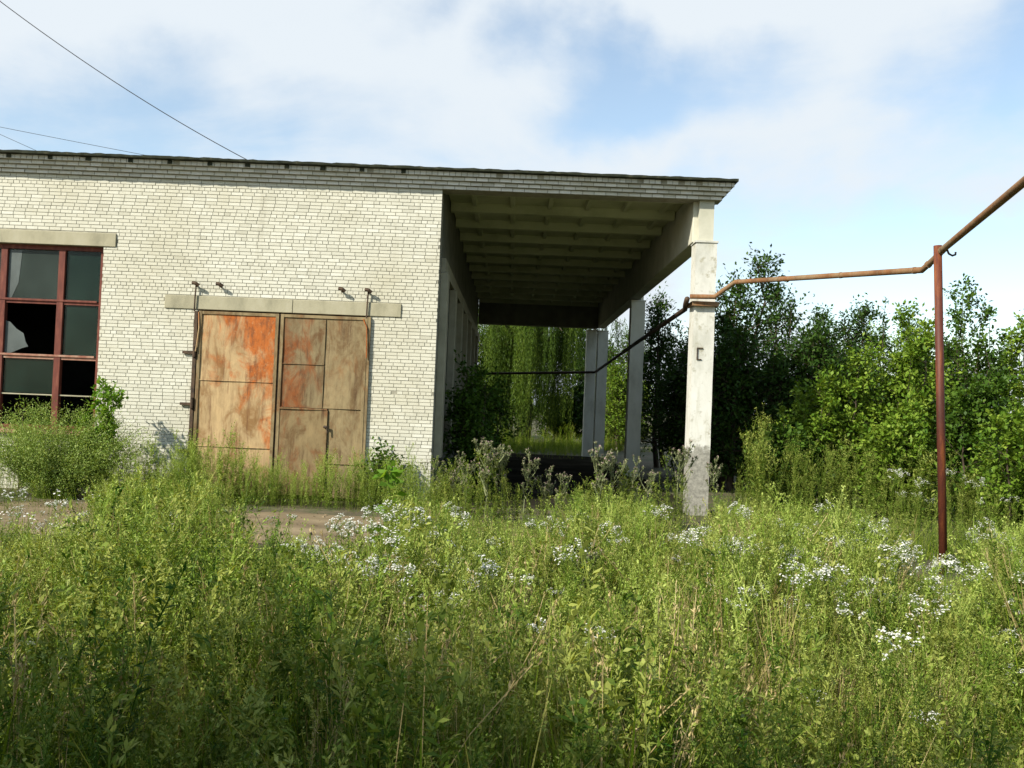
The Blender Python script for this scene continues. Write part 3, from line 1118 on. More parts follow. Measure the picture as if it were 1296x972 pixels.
def umbel(b, p, r, n, rng, mi=1, petals=4):
    """a flat head of little white flowers"""
    rr = r * np.sqrt(rng.uniform(0, 1, n)); a = rng.uniform(0, 6.28, n); tl = rng.normal(0, .4, 2) - np.array([0, -.25])
    c = p + np.c_[rr * np.cos(a), rr * np.sin(a), -.38 * rr ** 2 / r + rng.normal(0, .007, n) + rr * (tl[0] * np.cos(a) + tl[1] * np.sin(a))]
    b.add(ribbon(np.repeat((p - [0, 0, .045])[None], n, 0), c - [0, 0, .003], .0010, .0008, rng), .5)
    for k in range(petals // 2):
        nz = rand_dirs(n, rng, 1.6)
        s = nrm(np.cross(nz, rand_dirs(n, rng))); u = np.cross(nz, s)
        w = rng.uniform(.005, .0085, n)[:, None]
        o_ = c + nz * .0012 * k
        b.add(np.stack([o_ - s * w, o_ - u * w, o_ + s * w, o_ + u * w], 1), rng.uniform(.2, 1, n), mi)


def p_flower(rng, h=.75, heads=4, r=.03, n=14):
    q, t, m = p_herb(rng, h, 34, .055, .010, top=None, branch=0)
    b = QB(); b.q.append(q.astype(np.float32)); b.t.append(t.astype(np.float32)); b.m.append(m)
    for i in range(heads):
        a = rng.uniform(0, 6.28); s = rng.uniform(.65, .9)
        p = np.array([0, 0, h * s]); e = np.array([np.cos(a) * rng.uniform(.03, .12), np.sin(a) * rng.uniform(.03, .12), h * rng.uniform(.94, 1.08)])
        b.add(ribbon(p[None], e[None], .002, .0014, rng), .5)
        umbel(b, e, r * rng.uniform(.6, 1.15), n, rng)
    return b.cat()


def p_daisy(rng, h=.22):
    b = QB()
    for i in range(5):
        a = rng.uniform(0, 6.28); e = np.array([np.cos(a) * .06, np.sin(a) * .06, h * rng.uniform(.7, 1.1)])
        b.add(ribbon(np.zeros((1, 3)), e[None], .002, .0015, rng), .5)
        nz = nrm(np.array([rng.normal(0, .3), -.5, 1.0])); s = nrm(np.cross(nz, [1, 0, .2])); u = np.cross(nz, s)
        for k in range(6):
            an = k * math.pi / 3
            d = s * math.cos(an) + u * math.sin(an); w = np.cross(nz, d)
            b.add(np.array([[e, e + d * .009 + w * .0045, e + d * .016, e + d * .009 - w * .0045]]), .7, 1)
    k = 16
    c = np.c_[rng.normal(0, .03, (k, 2)), rng.uniform(0, h * .6, k)]
    b.add(leaf_quads(c, rand_dirs(k, rng, .8), np.full(k, .04), np.full(k, .012), rng), rng.uniform(.2, .8, k))
    return b.cat()


def p_thistle(rng, h=1.1, nb=9):
    """grey-green candelabra thistle; stems (0) leaves (1) heads (2)"""
    b = QB()
    tops = []

    def limb(p0, d, L_, w, depth):
        n = 4
        p = p0.copy()
        for i in range(n):
            d2 = nrm(d + np.array([0, 0, .18]) + rng.normal(0, .08, 3))
            q = p + d2 * L_ / n
            for _ in range(2):
                b.add(ribbon(p[None], q[None], w * (1 - .15 * i), w * (1 - .15 * (i + 1)), rng), rng.uniform(.4, .8))
            k = 5
            u = rng.uniform(0, 1, k)[:, None]
            b.add(leaf_quads(p * (1 - u) + q * u, rand_dirs(k, rng, .5), np.full(k, .07 if depth == 0 else .035), np.full(k, .016 if depth == 0 else .008), rng), rng.uniform(.2, .8, k), 1 if depth == 0 else 0)
            p = q; d = d2
        tops.append(p)
        return p
    main = limb(np.zeros(3), np.array([rng.normal(0, .05), rng.normal(0, .05), 1.0]), h * .8, .011, 0)
    for i in range(nb):
        s = rng.uniform(.4, 1.0); a = rng.uniform(0, 6.28)
        p = main * s
        e = limb(p, nrm(np.array([np.cos(a) * .75, np.sin(a) * .75, .85])), h * rng.uniform(.18, .40), .0075, 1)
        for j in range(2):
            a2 = rng.uniform(0, 6.28)
            limb(p * .4 + e * .6, nrm(np.array([np.cos(a2) * .8, np.sin(a2) * .8, .8])), h * rng.uniform(.07, .15), .0055, 2)
    for p in tops:
        k = 12
        d = rand_dirs(k, rng, .5)
        b.add(leaf_quads(p + rng.normal(0, .003, (k, 3)), d, np.full(k, .030), np.full(k, .016), rng), rng.uniform(.3, 1, k), 0)
        k = 6
        b.add(leaf_quads(p + np.array([0, 0, .010]) + rng.normal(0, .004, (k, 3)), rand_dirs(k, rng, 2), np.full(k, .022), np.full(k, .008), rng), rng.uniform(.2, 1, k), 2)
    return b.cat()


# ------------------------------------------------------------------ meadow (stuff)
def track_factor(x, y):
    """0 on the bare stretches of the track, 1 in the tall growth"""
    f = np.ones_like(x)
    d = ((x + 2.75) / 1.75) ** 2 + ((y - 11.8) / 1.9) ** 2
    f = np.minimum(f, np.clip((d - .75) / .5, 0, 1))
    d = ((x + 6.3) / 2.3) ** 2 + ((y - 10.9) / 1.5) ** 2
    f = np.minimum(f, np.clip((d - .6) / .8, .65, 1))
    d = ((x - .35) / 1.0) ** 2 + ((y - 13.4) / .9) ** 2
    f = np.minimum(f, np.clip((d - .6) / .6, .05, 1))
    return f


def height_at(x, y, rng):
    """typical growth height in metres"""
    h = .60 + .08 * np.sin(x * 1.3 + y * .7) + .08 * np.sin(x * 2.9 - y * 1.7)
    n = np.sin(x * 7.1 + 1.7 * np.sin(y * 3.3)) * np.sin(y * 6.3 + 1.4 * np.sin(x * 4.1)) + .6 * np.sin(x * 15 + y * 9) * np.sin(y * 13 - x * 6)
    h = h * (1 + .38 * n * np.clip(9 / y, .2, 1))
    return h


def limit_at(x, y, rng):
    """growth thins and drops towards the building, following the old track"""
    px = x / np.maximum(y, 1)
    s = np.interp(px, [-.60, -.46, -.44, -.31, -.285, -.145, -.13, -.08, -.06, .06, .08, .16, .185, .222, .235, .40, .43, .51, .54, .62],
                  [.172, .166, .108, .106, .172, .170, .108, .108, .134, .134, .106, .108, .140, .138, .106, .112, .170, .170, .116, .116])
    s = np.where((px > .41) & (y > 10.6), .118, s)
    s = np.where((np.abs(px - .478) < .03) & (y < 10.6), .182, s)
    return np.clip(1.7 - (s + np.abs(rng.normal(0, .012, len(x))) - .008 + .012 * np.sin(px * 61) * np.sin(y * 2.7 + px * 23)) * y, .07, None)


def sample(n, y0, y1, rng, power=0.0, half=.62, pad=2.3, excl=True):
    """positions in the view wedge; density falls with distance^power"""
    ys = np.linspace(y0, y1, 400)
    pdf = (half * ys + pad) * ys ** (-power)
    cdf = np.cumsum(pdf); cdf /= cdf[-1]
    y = np.interp(rng.uniform(0, 1, n), cdf, ys)
    x = rng.uniform(-1, 1, n) * (half * y + pad)
    keep = np.ones(n, bool)
    if excl:
        keep &= ~((y > YF - .12) & (x < 3.45))
        keep &= rng.uniform(0, 1, n) < track_factor(x, y)
    return x[keep], y[keep]


def meadow(name, protos, n, y0, y1, hs, mats, label, cat, seed, power=.9, tilt=.13, tj=.22, patch=None, hmin=.35):
    rng = np.random.default_rng(seed)
    x, y = sample(n, y0, y1, rng, power)
    if patch is not None:
        k = rng.uniform(0, 1, len(x)) < patch(x, y)
        x, y = x[k], y[k]
    h = np.maximum(height_at(x, y, rng) * hs, .08) * rng.uniform(hmin + .25, 1.2, len(x))
    h = np.minimum(h, limit_at(x, y, rng))
    clump = np.sin(x * 2.1 + 1.3 * np.sin(y * 1.1)) * np.cos(y * 1.9 + x * .6)
    who = (np.floor(rng.uniform(0, .55, len(x)) * len(protos) + (clump * .25 + .25) * len(protos) * .9).astype(int)) % len(protos)
    Q, T, MI = [], [], []
    for i, p in enumerate(protos):
        k = who == i
        if not k.any():
            continue
        pos = np.c_[x[k], y[k], np.zeros(k.sum())]
        to = .20 * np.sin(x[k] * 1.7 + np.sin(y[k] * 2.3) * 1.5) * np.sin(y[k] * 2.1 - x[k] * .9) + .10 * np.sin(x[k] * 5.3 + y[k] * 4.1)
        q, t, m = scatter(p, pos, h[k], rng.uniform(0, 6.28, k.sum()), rng.normal(0, tilt, (k.sum(), 2)), rng, tj, to)
        Q.append(q); T.append(t); MI.append(m)
    me = quad_mesh(name, np.concatenate(Q), np.concatenate(T), np.concatenate(MI))
    o = mesh_obj(name, me, mats)
    return tag(o, label, cat, kind='stuff')


rg = np.random.default_rng(5)
tufts = [p_tuft(rg, 14, 1.0, .0062, .07, c) for c in (.2, .35, .5, .7)]
meadow('meadow_grass', tufts, 15500, 2.7, 22, .92, [M['grass']], 'tall green grass all over the overgrown yard', 'grass', 21, 1.0)
herbs = [p_herb(rg, 1.0, 64, .075, .016), p_herb(rg, 1.0, 84, .055, .013, branch=9), p_herb(rg, 1.0, 44, .105, .030, branch=5),
         p_herb(rg, 1.0, 90, .048, .015, branch=10), p_herb(rg, 1.0, 52, .09, .022, branch=7), p_herb(rg, 1.0, 36, .12, .045, branch=4)]
meadow('leafy_weeds', herbs, 11800, 2.7, 15.0, 1.05, [M['weed']], 'dense leafy green weeds filling the yard in front of the warehouse', 'weeds', 22, 1.0)
pale = [p_herb(rg, 1.0, 80, .060, .015, branch=13), p_herb(rg, 1.0, 70, .065, .018, branch=13)]
meadow('pale_weeds', pale, 3400, 4.0, 15.0, 1.12, [M['weed_pale']], 'pale yellowish green weeds standing through the meadow', 'weeds', 23, .7)


def p_seed(rng, n=5, h=1.0):
    """long bent stalks with loose seed heads and a few arching blades"""
    b = QB()
    q, t, m = p_tuft(rng, 7, .75, .008, .05, .8, 4)
    b.add(q, t * .6 + .1)
    for i in range(n):
        a = rng.uniform(0, 6.28); ln = rng.uniform(.05, .45)
        p0 = np.r_[rng.normal(0, .04, 2), 0]; hh = h * rng.uniform(.75, 1.05)
        P = lambda u: p0 + np.array([math.cos(a) * ln * u ** 2, math.sin(a) * ln * u ** 2, hh * (u - .12 * ln * u ** 3)])
        for k in range(4):
            b.add(ribbon(P(k / 4)[None], P((k + 1) / 4)[None], .0020, .0017, rng), .75, 1)
        m_ = 18
        u = rng.uniform(.80, 1.02, m_)
        c = np.array([P(v) for v in u]) + rng.normal(0, .006, (m_, 3))
        b.add(leaf_quads(c, nrm(np.array([math.cos(a) * ln, math.sin(a) * ln, .8]) + rng.normal(0, .35, (m_, 3))), np.full(m_, .026), np.full(m_, .007), rng), rng.uniform(.3, 1, m_), 1)
    return b.cat()


meadow('seeding_grass', [p_seed(rg) for _ in range(4)], 500, 2.8, 11, 1.35, [M['grass'], M['dry']], 'taller bent grass stalks with straw coloured seed heads', 'grass', 26, .8)
dryp = [p_tuft(rg, 9, 1.0, .0055, .05, c) for c in (.25, .5, .9)]
meadow('dry_grass', dryp, 4600, 2.9, 12, .95, [M['dry']], 'dry straw coloured grass stems between the green weeds', 'grass', 24, 1.0,
       patch=lambda x, y: np.clip(.2 + 1.0 * np.exp(-((x - .9) / 1.1) ** 2 - ((y - 4.9) / 1.1) ** 2) + .5 * np.exp(-((x + 1.4) / 1.2) ** 2 - ((y - 4.6) / .9) ** 2), 0, 1))


def strip_weeds(name, mats, protos, spots, seed, label, kind='stuff'):
    """growth in given ellipses: (x, y, rx, ry, n, h)"""
    rng = np.random.default_rng(seed)
    Q, T, MI = [], [], []
    for (cx, cy, rx, ry, n, h) in spots:
        a = rng.uniform(0, 6.28, n); r = np.sqrt(rng.uniform(0, 1, n))
        pos = np.c_[cx + rx * r * np.cos(a), cy + ry * r * np.sin(a), np.zeros(n)]
        hh = h * rng.uniform(.35, 1.15, n) ** 1.2 * (1 - .35 * r ** 2) * (1 + .28 * np.sin(pos[:, 0] * 5.1 + cx) * np.sin(pos[:, 0] * 2.3 + 1.1 * cx))
        who = rng.integers(0, len(protos), n)
        for i, p in enumerate(protos):
            k = who == i
            if k.any():
                q, t, m = scatter(p, pos[k], hh[k], rng.uniform(0, 6.28, k.sum()), rng.normal(0, .08, (k.sum(), 2)), rng)
                Q.append(q); T.append(t); MI.append(m)
    o = mesh_obj(name, quad_mesh(name, np.concatenate(Q), np.concatenate(T), np.concatenate(MI)), mats)
    return tag(o, label, 'weeds', kind=kind)


strip_weeds('wall_weeds', [M['weed_pale']], pale + herbs[:2],
            [(-4.6, 14.35, 1.1, .55, 260, .86), (-3.2, 14.4, 1.0, .5, 220, .76), (-1.9, 14.4, .7, .5, 150, .85), (-5.6, 14.1, .8, .7, 220, .80), (-1.2, 13.8, .7, .5, 110, .75), (-8.4, 14.0, .8, .7, 160, .75)], 31,
            'pale green weeds growing along the foot of the brick wall below the gate')
strip_weeds('wall_undergrowth', [M['weed']], herbs, [(-4.5, 14.2, 1.3, .4, 170, .55), (-3.0, 14.3, 1.1, .4, 150, .50), (-1.8, 14.2, .7, .4, 90, .55), (-5.7, 13.9, .8, .4, 120, .60), (-7.6, 13.2, 1.3, .4, 150, .32)], 36,
            'darker leafy undergrowth at the foot of the brick wall')
strip_weeds('canopy_edge_weeds', [M['weed']], herbs, [(-.6, 14.4, .6, .4, 60, .45), (1.5, 13.6, .9, .7, 150, .55), (2.5, 14.6, .4, .3, 30, .35), (3.9, 15.0, .5, .5, 90, .6), (.2, 14.3, .7, .4, 70, .30), (1.9, 14.4, .9, .5, 90, .32), (3.0, 14.4, .5, .4, 60, .22), (-.35, 12.8, .55, .4, 80, .85), (1.35, 12.3, .55, .4, 110, .85), (.5, 12.9, .3, .3, 20, .6), (2.35, 13.3, .35, .4, 36, .72), (-1.0, 13.2, .4, .4, 50, .8), (3.75, 13.7, .45, .8, 110, .42)], 32,
            'green weeds along the open edge of the canopy floor')
strip_weeds('grove_weeds', [M['weed']], herbs + pale, [(4.3, 15.6, .5, .6, 70, 1.35), (5.1, 15.4, .5, .6, 80, 1.05), (5.9, 15.3, .6, .7, 80, 1.35), (7.0, 15.0, 1.0, .8, 130, 1.0), (8.6, 14.8, 1.3, .9, 150, 1.0), (10.2, 15.5, 1.2, 1, 120, 1.0), (6.5, 13.4, 1.8, 1.2, 220, .62)], 33,
            'bright green weeds at the foot of the bushes')
strip_weeds('far_grass', [M['grass']], tufts + pale, [(0.9, 35.0, 2.8, 1.6, 800, .40), (1.5, 38.5, 4.5, 1.8, 900, .75), (.9, 33.0, 2.4, .6, 300, .26), (.6, 30.8, 2.0, .9, 90, .20)], 34, 'sunlit grass beyond the far end of the canopy')


mb = MB()
rng = np.random.default_rng(91)
for _ in range(700):
    x, y = rng.uniform(-9.5, 2.6), rng.uniform(10.6, 15.0)
    if y > 13.4 and x < -1.3: y = rng.uniform(10.6, 13.4)
    r = .007 + .024 * rng.uniform() ** 4
    p = rng.normal(0, .25, (8, 3)) * r
    cs = [(-1, -1, -.3), (1, -1, -.3), (1, 1, -.3), (-1, 1, -.3), (-.7, -.7, .7), (.7, -.7, .7), (.7, .7, .7), (-.7, .7, .7)]
    mb.hexa([(x + c[0] * r + q[0], y + c[1] * r + q[1], .008 + c[2] * r + q[2]) for c, q in zip(cs, p)])
tag(mb.build('gravel', M['track']), 'loose gravel and crumbs of concrete on the bare track', 'gravel', kind='stuff')


# ------------------------------------------------------------------ individual plants
def proto_obj(name, p, mats):
    return quad_mesh(name, *p), mats


def put(name, me, mats, x, y, s, rz, label, cat, group):
    o = bpy.data.objects.new(name, me)
    if not me.materials:
        for m_ in mats:
            me.materials.append(m_)
    o.location = (x, y, 0); o.scale = (s, s, s); o.rotation_euler = (random.gauss(0, .05), random.gauss(0, .05), rz)
    COL.objects.link(o)
    return tag(o, label, cat, group)


fl = [quad_mesh('white_flower', *p_flower(rg, 1.0, h_, .050, n_)) for h_, n_ in ((4, 20), (6, 18), (5, 22), (8, 17), (9, 16))]
FM = [M['weed'], M['petal']]


def flowers(n, x0, x1, y0, y1, h, label, group, seed):
    rng = np.random.default_rng(seed)
    k = 0
    while k < n:
        x, y = rng.uniform(x0, x1), rng.uniform(y0, y1)
        if abs(x / y - .478) < .028 and 7.5 < y < 10.6:
            continue                                          # nothing tall right before the post's foot
        if abs(x) > .60 * y + .4 or (x < 3.45 and y > YF - .2):
            continue
        put('white_flower', fl[rng.integers(0, len(fl))], FM, x, y, h * rng.uniform(.62, 1.22), rng.uniform(0, 6.28), label, 'flower', group)
        k += 1


flowers(26, -1.35, -.55, 4.9, 6.4, .80, 'white flower heads clustered left of centre, in front of the bare track', 'white flowers in front of the bare track', 41)
flowers(44, 1.3, 3.3, 6.4, 8.6, .72, 'white flower heads in the sunny grass between the white column and the red post', 'white flowers between column and red post', 42)
flowers(56, 2.2, 5.2, 5.6, 9.8, .66, 'white flower heads in the grass in front of the red post', 'white flowers in front of the red post', 43)
flowers(16, 5.0, 8.0, 12.4, 14.2, .80, 'white flower heads before the dark gap in the bushes near the red post', 'white flowers at the foot of the bushes', 44)
flowers(18, -.6, .9, 6.0, 8.6, .70, 'white flower heads in the meadow before the canopy opening', 'white flowers before the canopy', 45)
flowers(16, -3.6, -1.6, 7.0, 9.2, .50, 'white flower heads in the low growth in front of the gate', 'white flowers in front of the gate', 46)
flowers(6, -2.6, -2.0, 4.0, 4.6, .60, 'white flower heads in the shaded growth of the near left corner', 'white flowers in the near shade', 47)
flowers(50, 1.2, 3.6, 3.6, 6.6, .74, 'white flower heads scattered through the near right half of the meadow', 'white flowers in the near right meadow', 49)
flowers(14, -4.6, -2.6, 6.0, 8.2, .74, 'scattered white flower heads at the left of the meadow below the window', 'white flowers at the left of the meadow', 51)
flowers(12, -.5, .6, 4.2, 5.6, .72, 'few white flower heads near the front centre beside the dry grass', 'white flowers at the front centre', 50)
strip_weeds('straw_tussocks', [M['dry']], dryp, [(.55, 4.5, .4, .4, 90, .58), (1.15, 4.4, .4, .45, 120, .56), (1.6, 4.6, .35, .4, 60, .55), (-.95, 4.5, .3, .4, 40, .52), (-1.5, 4.7, .5, .4, 40, .52), (2.2, 4.6, .4, .4, 40, .52), (1.9, 5.6, .5, .5, 50, .58), (.2, 5.2, .4, .4, 40, .56)], 35, 'straw coloured dry grass lying through the front centre of the meadow')
da = [quad_mesh('daisy', *p_daisy(rg, .26)) for _ in range(3)]
rng = np.random.default_rng(48)
for i in range(40):
    put('daisy', da[i % 3], FM, rng.uniform(-8.0, -4.5), rng.uniform(10.0, 13.0), rng.uniform(.7, 1.2), rng.uniform(0, 6.28),
        'small white daisies on the bare track below the window', 'flower', 'daisies on the bare track')

th = [quad_mesh('thistle', *p_thistle(rg, 1.0, nb)) for nb in (8, 11, 9, 13)]
TM = [M['thistle'], M['weed'], M['pink']]
spots = [(-.30, 12.6, 1.06, 'tallest dry thistle in front of the canopy opening'), (-.05, 12.9, .95, 'thistle with many grey heads just right of the tallest dry thistle'),
         (.22, 12.7, .86, 'leaning grey thistle two places right of the tallest dry thistle'), (.55, 13.0, .70, 'short grey thistle alone in the middle of the canopy opening'), (.72, 12.8, .68, 'thin short thistle beside the bare patch under the canopy'),
         (1.18, 12.1, 1.0, 'tall green thistle at the left end of the right-hand thistle clump'), (1.42, 12.2, .92, 'bushy thistle inside the right-hand thistle clump'), (1.66, 12.4, .86, 'grey headed thistle at the right end of the thistle clump'),
         (1.95, 12.9, .74, 'low thistle between the thistle clump and the white column'), (2.52, 13.6, 1.02, 'lone thistle standing just left of the white column'), (3.30, 14.5, .80, 'low grey thistle at the foot of the white column'),
         (-.82, 13.5, .78, 'reddish thistle near the corner of the brick wall'), (-1.1, 13.8, .72, 'small thistle touching the corner of the brick wall'), (-.62, 13.0, .75, 'middling thistle left of the tallest dry thistle')]
for i, (x, y, s, lb) in enumerate(spots):
    put('thistle', th[i % 4], TM, x, y, s * 1.2, i * 1.9, lb, 'thistle', 'thistles along the canopy edge')
for x, y, s, lb in ((-.98, 5.6, .62, 'pale lilac thistle flower among the white flowers left of centre'), (.62, 6.6, .72, 'pink thistle flower head in the middle of the meadow'), (-1.75, 5.9, .60, 'faded lilac thistle in the meadow below the left gate leaf')):
    put('thistle', th[1], [M['thistle']], x, y, s, x * 3, lb, 'thistle', 'thistles in the meadow')

br = [quad_mesh('broad_leaved_weed', *p_herb(rg, 1.0, 20 + 5 * k, .17, .075, top=None, branch=2)) for k in range(3)]
for i, (x, y, s) in enumerate([(-.25, 6.2, .44), (-1.3, 6.6, .44), (1.0, 6.9, .42), (-2.2, 5.6, .42), (1.9, 6.4, .42), (-.7, 7.2, .42)]):
    put('broad_leaved_weed', br[i % 3], [M['vine'] if i % 2 else M['leaf_bright']], x, y, s, i * 2.1, 'broad leaved green weed among the finer growth of the meadow', 'weed', 'broad leaved weeds in the meadow')
tallp = [quad_mesh('tall_weed', *p_herb(rg, 1.0, 70, .10, .022, branch=9)) for _ in range(3)]
for i, (x, y, s, lb) in enumerate([(-.98, 3.9, .92, 'dark leafy stem rising from the shaded front left of centre'), (-.72, 3.6, .86, 'thin dark stem with sparse leaves near the front centre'), (.05, 3.7, .78, 'low dark leafy weed in the shade at the front centre'),
                                   (1.15, 3.9, .72, 'dark leafy weed in the shade right of the dry grass'), (1.75, 4.2, .80, 'dark stem at the front right corner'), (-1.9, 4.3, .95, 'dark broad weed at the front left edge'), (-1.5, 4.4, .85, 'dark weed just inside the front left edge')]):
    put('tall_weed', tallp[i % 3], [M['leaf_mid']], x, y, s, i * 1.3, lb, 'weed', 'tall weeds in the near shade')


def vine_plant():
    rng = np.random.default_rng(77)
    b = QB(); st = QB()
    pts = np.array([[0, 0, 0], [-.03, 0, .3], [.02, .01, .6], [-.02, 0, .85], [-.05, 0, 1.02]])
    for i in range(4):
        for _ in range(2):
            st.add(ribbon(pts[i][None], pts[i + 1][None], .006, .005, rng), .4)
    n = 70
    s = rng.uniform(.12, 1, n)
    c = np.stack([np.interp(s, np.linspace(0, 1, 5), pts[:, k]) for k in range(3)], -1)
    d = rand_dirs(n, rng, .15); d[:, 2] *= .5
    c2 = c + nrm(d) * .05
    b.add(leaf_quads(c2, d, .105 * rng.uniform(.6, 1.2, n), .085 * rng.uniform(.7, 1.2, n), rng, .3), rng.uniform(.1, 1, n))
    o = empty('climbing_sapling', (-1.06, 8.3, 0))
    o.scale = (1.12, 1.12, 1.10)
    mesh_obj('leaves', b.mesh('leaves'), M['vine'], o)
    mesh_obj('stem', st.mesh('stem'), M['weed'], o)
    tag(o, 'bright yellow green broad leaved sapling standing before the bare track', 'sapling')


vine_plant()


# ------------------------------------------------------------------ bushes and trees
def grow(rng, H, Rad, n_prim, n_twig, n_leaf, ll, lw, t0=.12, elev=(.5, 1.1), profile=None, multi=1, trunk_r=.05, spray=.16, up=.2, droop=0., shoot=0):
    """skeleton + leaves; returns wood MB and leaf QB"""
    wood, lf = MB(), QB()
    profile = profile or (lambda t: math.sin(math.pi * min(1, .18 + t * .80)) ** .7)
    C, D, S = [], [], []
    stems = []
    for k in range(multi):
        a = rng.uniform(0, 6.28); rr = 0 if multi == 1 else Rad * rng.uniform(.1, .55)
        bx, by = rr * math.cos(a), rr * math.sin(a)
        h = H * (1 if k == 0 else rng.uniform(.68, .97))
        pts = []
        lx, ly = bx * rng.uniform(.2, .7) + rng.normal(0, .05) * H * .4, by * rng.uniform(.2, .7) + rng.normal(0, .05) * H * .4
        for i in range(7):
            t = i / 6
            pts.append(np.array([bx + lx * t + rng.normal(0, .012 * H), by + ly * t + rng.normal(0, .012 * H), h * t]))
        pts[0][2] = -.1
        wood.tube([tuple(p) for p in pts], [trunk_r * (1 - .88 * i / 6) for i in range(7)], 7, caps=False)
        stems.append((np.array(pts), h))
    def at(pts, t):
        f = t * 6; i = min(5, int(f)); u = f - i
        return pts[i] * (1 - u) + pts[i + 1] * u
    for pts, h in stems:
        for j in range(n_prim):
            t = t0 + (1 - t0) * (j + rng.uniform(0, 1)) / n_prim
            L_ = Rad * profile(t) * rng.uniform(.55, 1.15) * (1 if multi == 1 else .62)
            az = j * 2.4 + rng.uniform(-.6, .6)
            el = rng.uniform(*elev) + (.35 if t > .85 else 0)
            d = np.array([math.cos(az) * math.cos(el), math.sin(az) * math.cos(el), math.sin(el)])
            p0 = at(pts, t)
            ps = [p0]
            for i in range(3):
                dd = nrm(d + rng.normal(0, .16, 3) + np.array([0, 0, .08 * i - droop * i]))
                ps.append(ps[-1] + dd * L_ / 3)
            wood.tube([tuple(p) for p in ps], [trunk_r * .34 * (1 - t * .6), trunk_r * .26 * (1 - t * .6), trunk_r * .16, trunk_r * .07], 5, caps=False)
            for w in range(n_twig):
                s = rng.uniform(.15, 1) * 2.999
                i = int(s); u = s - i
                q0 = ps[i] * (1 - u) + ps[i + 1] * u
                td = nrm(d * .5 + rng.normal(0, .65, 3) + np.array([0, 0, up]))
                TL = spray * rng.uniform(.6, 1.6)
                q1 = q0 + td * TL
                wood.tube([tuple(q0), tuple(q1)], [trunk_r * .06, trunk_r * .03], 3, caps=False)
                m_ = n_leaf
                uu = rng.uniform(.1, 1.08, m_)[:, None]
                C.append(q0 + (q1 - q0) * uu + rng.normal(0, TL * .16, (m_, 3)))
                D.append(td + rng.normal(0, .7, (m_, 3)))
                S.append(np.full(m_, rng.uniform(.0, 1.0)))
    for k in range(shoot):                                  # long leader shoots standing above the crown
        pts, h = stems[rng.integers(0, len(stems))]
        a = rng.uniform(0, 6.28); r = Rad * rng.uniform(.1, .75)
        p0 = at(pts, rng.uniform(.55, .8)) + np.array([math.cos(a) * r, math.sin(a) * r, 0])
        p1 = p0 + np.array([rng.normal(0, .08), rng.normal(0, .08), 1.0]) * H * rng.uniform(.16, .34)
        wood.tube([tuple(p0), tuple((p0 + p1) / 2), tuple(p1)], [trunk_r * .16, trunk_r * .11, trunk_r * .04], 4, caps=False)
        m_ = n_leaf * 6
        uu = rng.uniform(0, 1, m_)[:, None]
        C.append(p0 + (p1 - p0) * uu + rng.normal(0, .05 + .03 * H / 4, (m_, 3)) * (1.25 - uu))
        D.append(rand_dirs(m_, rng, .6)); S.append(np.full(m_, rng.uniform(.3, 1)))
    C, D, S = np.concatenate(C), np.concatenate(D), np.concatenate(S)
    k = C[:, 2] > .03
    C, D, S = C[k], D[k], S[k]
    q = leaf_quads(C, D, ll, lw, rng, .5)
    lf.add(q, S * .55 + rng.uniform(0, .45, len(C)))
    return wood, lf


def plant(name, x, y, label, cat, leaf, seed, group=None, crown='crown', stem='trunk', z=0, **kw):
    rng = np.random.default_rng(seed)
    wood, lf = grow(rng, **kw)
    o = empty(name, (x, y, z))
    mesh_obj(crown, lf.mesh(crown), M[leaf], o)
    wood.build(stem, M['bark'], o, smooth=True)
    return tag(o, label, cat, group)


def bush(x, y, H, Rad, leaf, seed, label, name='bush', multi=6, dens=1.15, ll=.092, lw=.060, shoot=7, cat='bush', group='bushes on the right', **kw):
    a = dict(H=H, Rad=Rad, n_prim=int(13 * dens), n_twig=8, n_leaf=int(14 * dens), ll=ll, lw=lw, t0=.06, elev=(.05, .8), multi=multi, trunk_r=.03, spray=.26, up=.25, shoot=shoot)
    a.update(kw)
    return plant(name, x, y, label, cat, leaf, seed, group, crown='foliage', stem='stems', **a)


bush(6.2, 17.6, 2.9, 1.15, 'leaf_bright', 101, 'bright green bush nearest the white column, its left side against dark trees')
bush(7.5, 17.4, 3.75, 1.2, 'leaf_bright', 102, 'tall bright green bush with upright shoots just left of the red post')
bush(9.5, 18.6, 4.65, 1.25, 'leaf_mid', 103, 'tallest bush right of the red post, open enough to show sky', dens=.8, shoot=8)
bush(10.6, 18.0, 3.9, 1.2, 'leaf_bright', 104, 'bright bush at the right edge of the photo')
bush(7.75, 13.9, 1.75, .95, 'leaf_bright', 105, 'low dense bush in front at the right edge, nearest the meadow', multi=7, ll=.075)
bush(6.95, 16.4, 1.9, .75, 'leaf_bright', 106, 'low bright bush at the foot of the tall one left of the red post')
bush(5.2, 16.9, 1.35, .8, 'leaf_mid', 107, 'low shaded bush just right of the white column foot', shoot=3)
bush(8.5, 16.6, 2.3, .9, 'leaf_mid', 108, 'half shaded bush directly behind the red post')
bush(9.2, 16.0, 2.2, 1.0, 'leaf_bright', 110, 'rounded green bush between the red post and the low right edge bush')
bush(11.9, 18.5, 4.0, 1.3, 'leaf_bright', 109, 'bush just beyond the right edge of the photo')


def tree(x, y, H, Rad, leaf, seed, label, group='trees behind the bushes', **kw):
    a = dict(H=H, Rad=Rad, n_prim=30, n_twig=9, n_leaf=13, ll=.11, lw=.065, t0=.10, elev=(.1, .9), multi=2, trunk_r=.09, spray=.38, up=.2, shoot=5)
    a.update(kw)
    return plant('tree', x, y, label, 'tree', leaf, seed, group, **a)


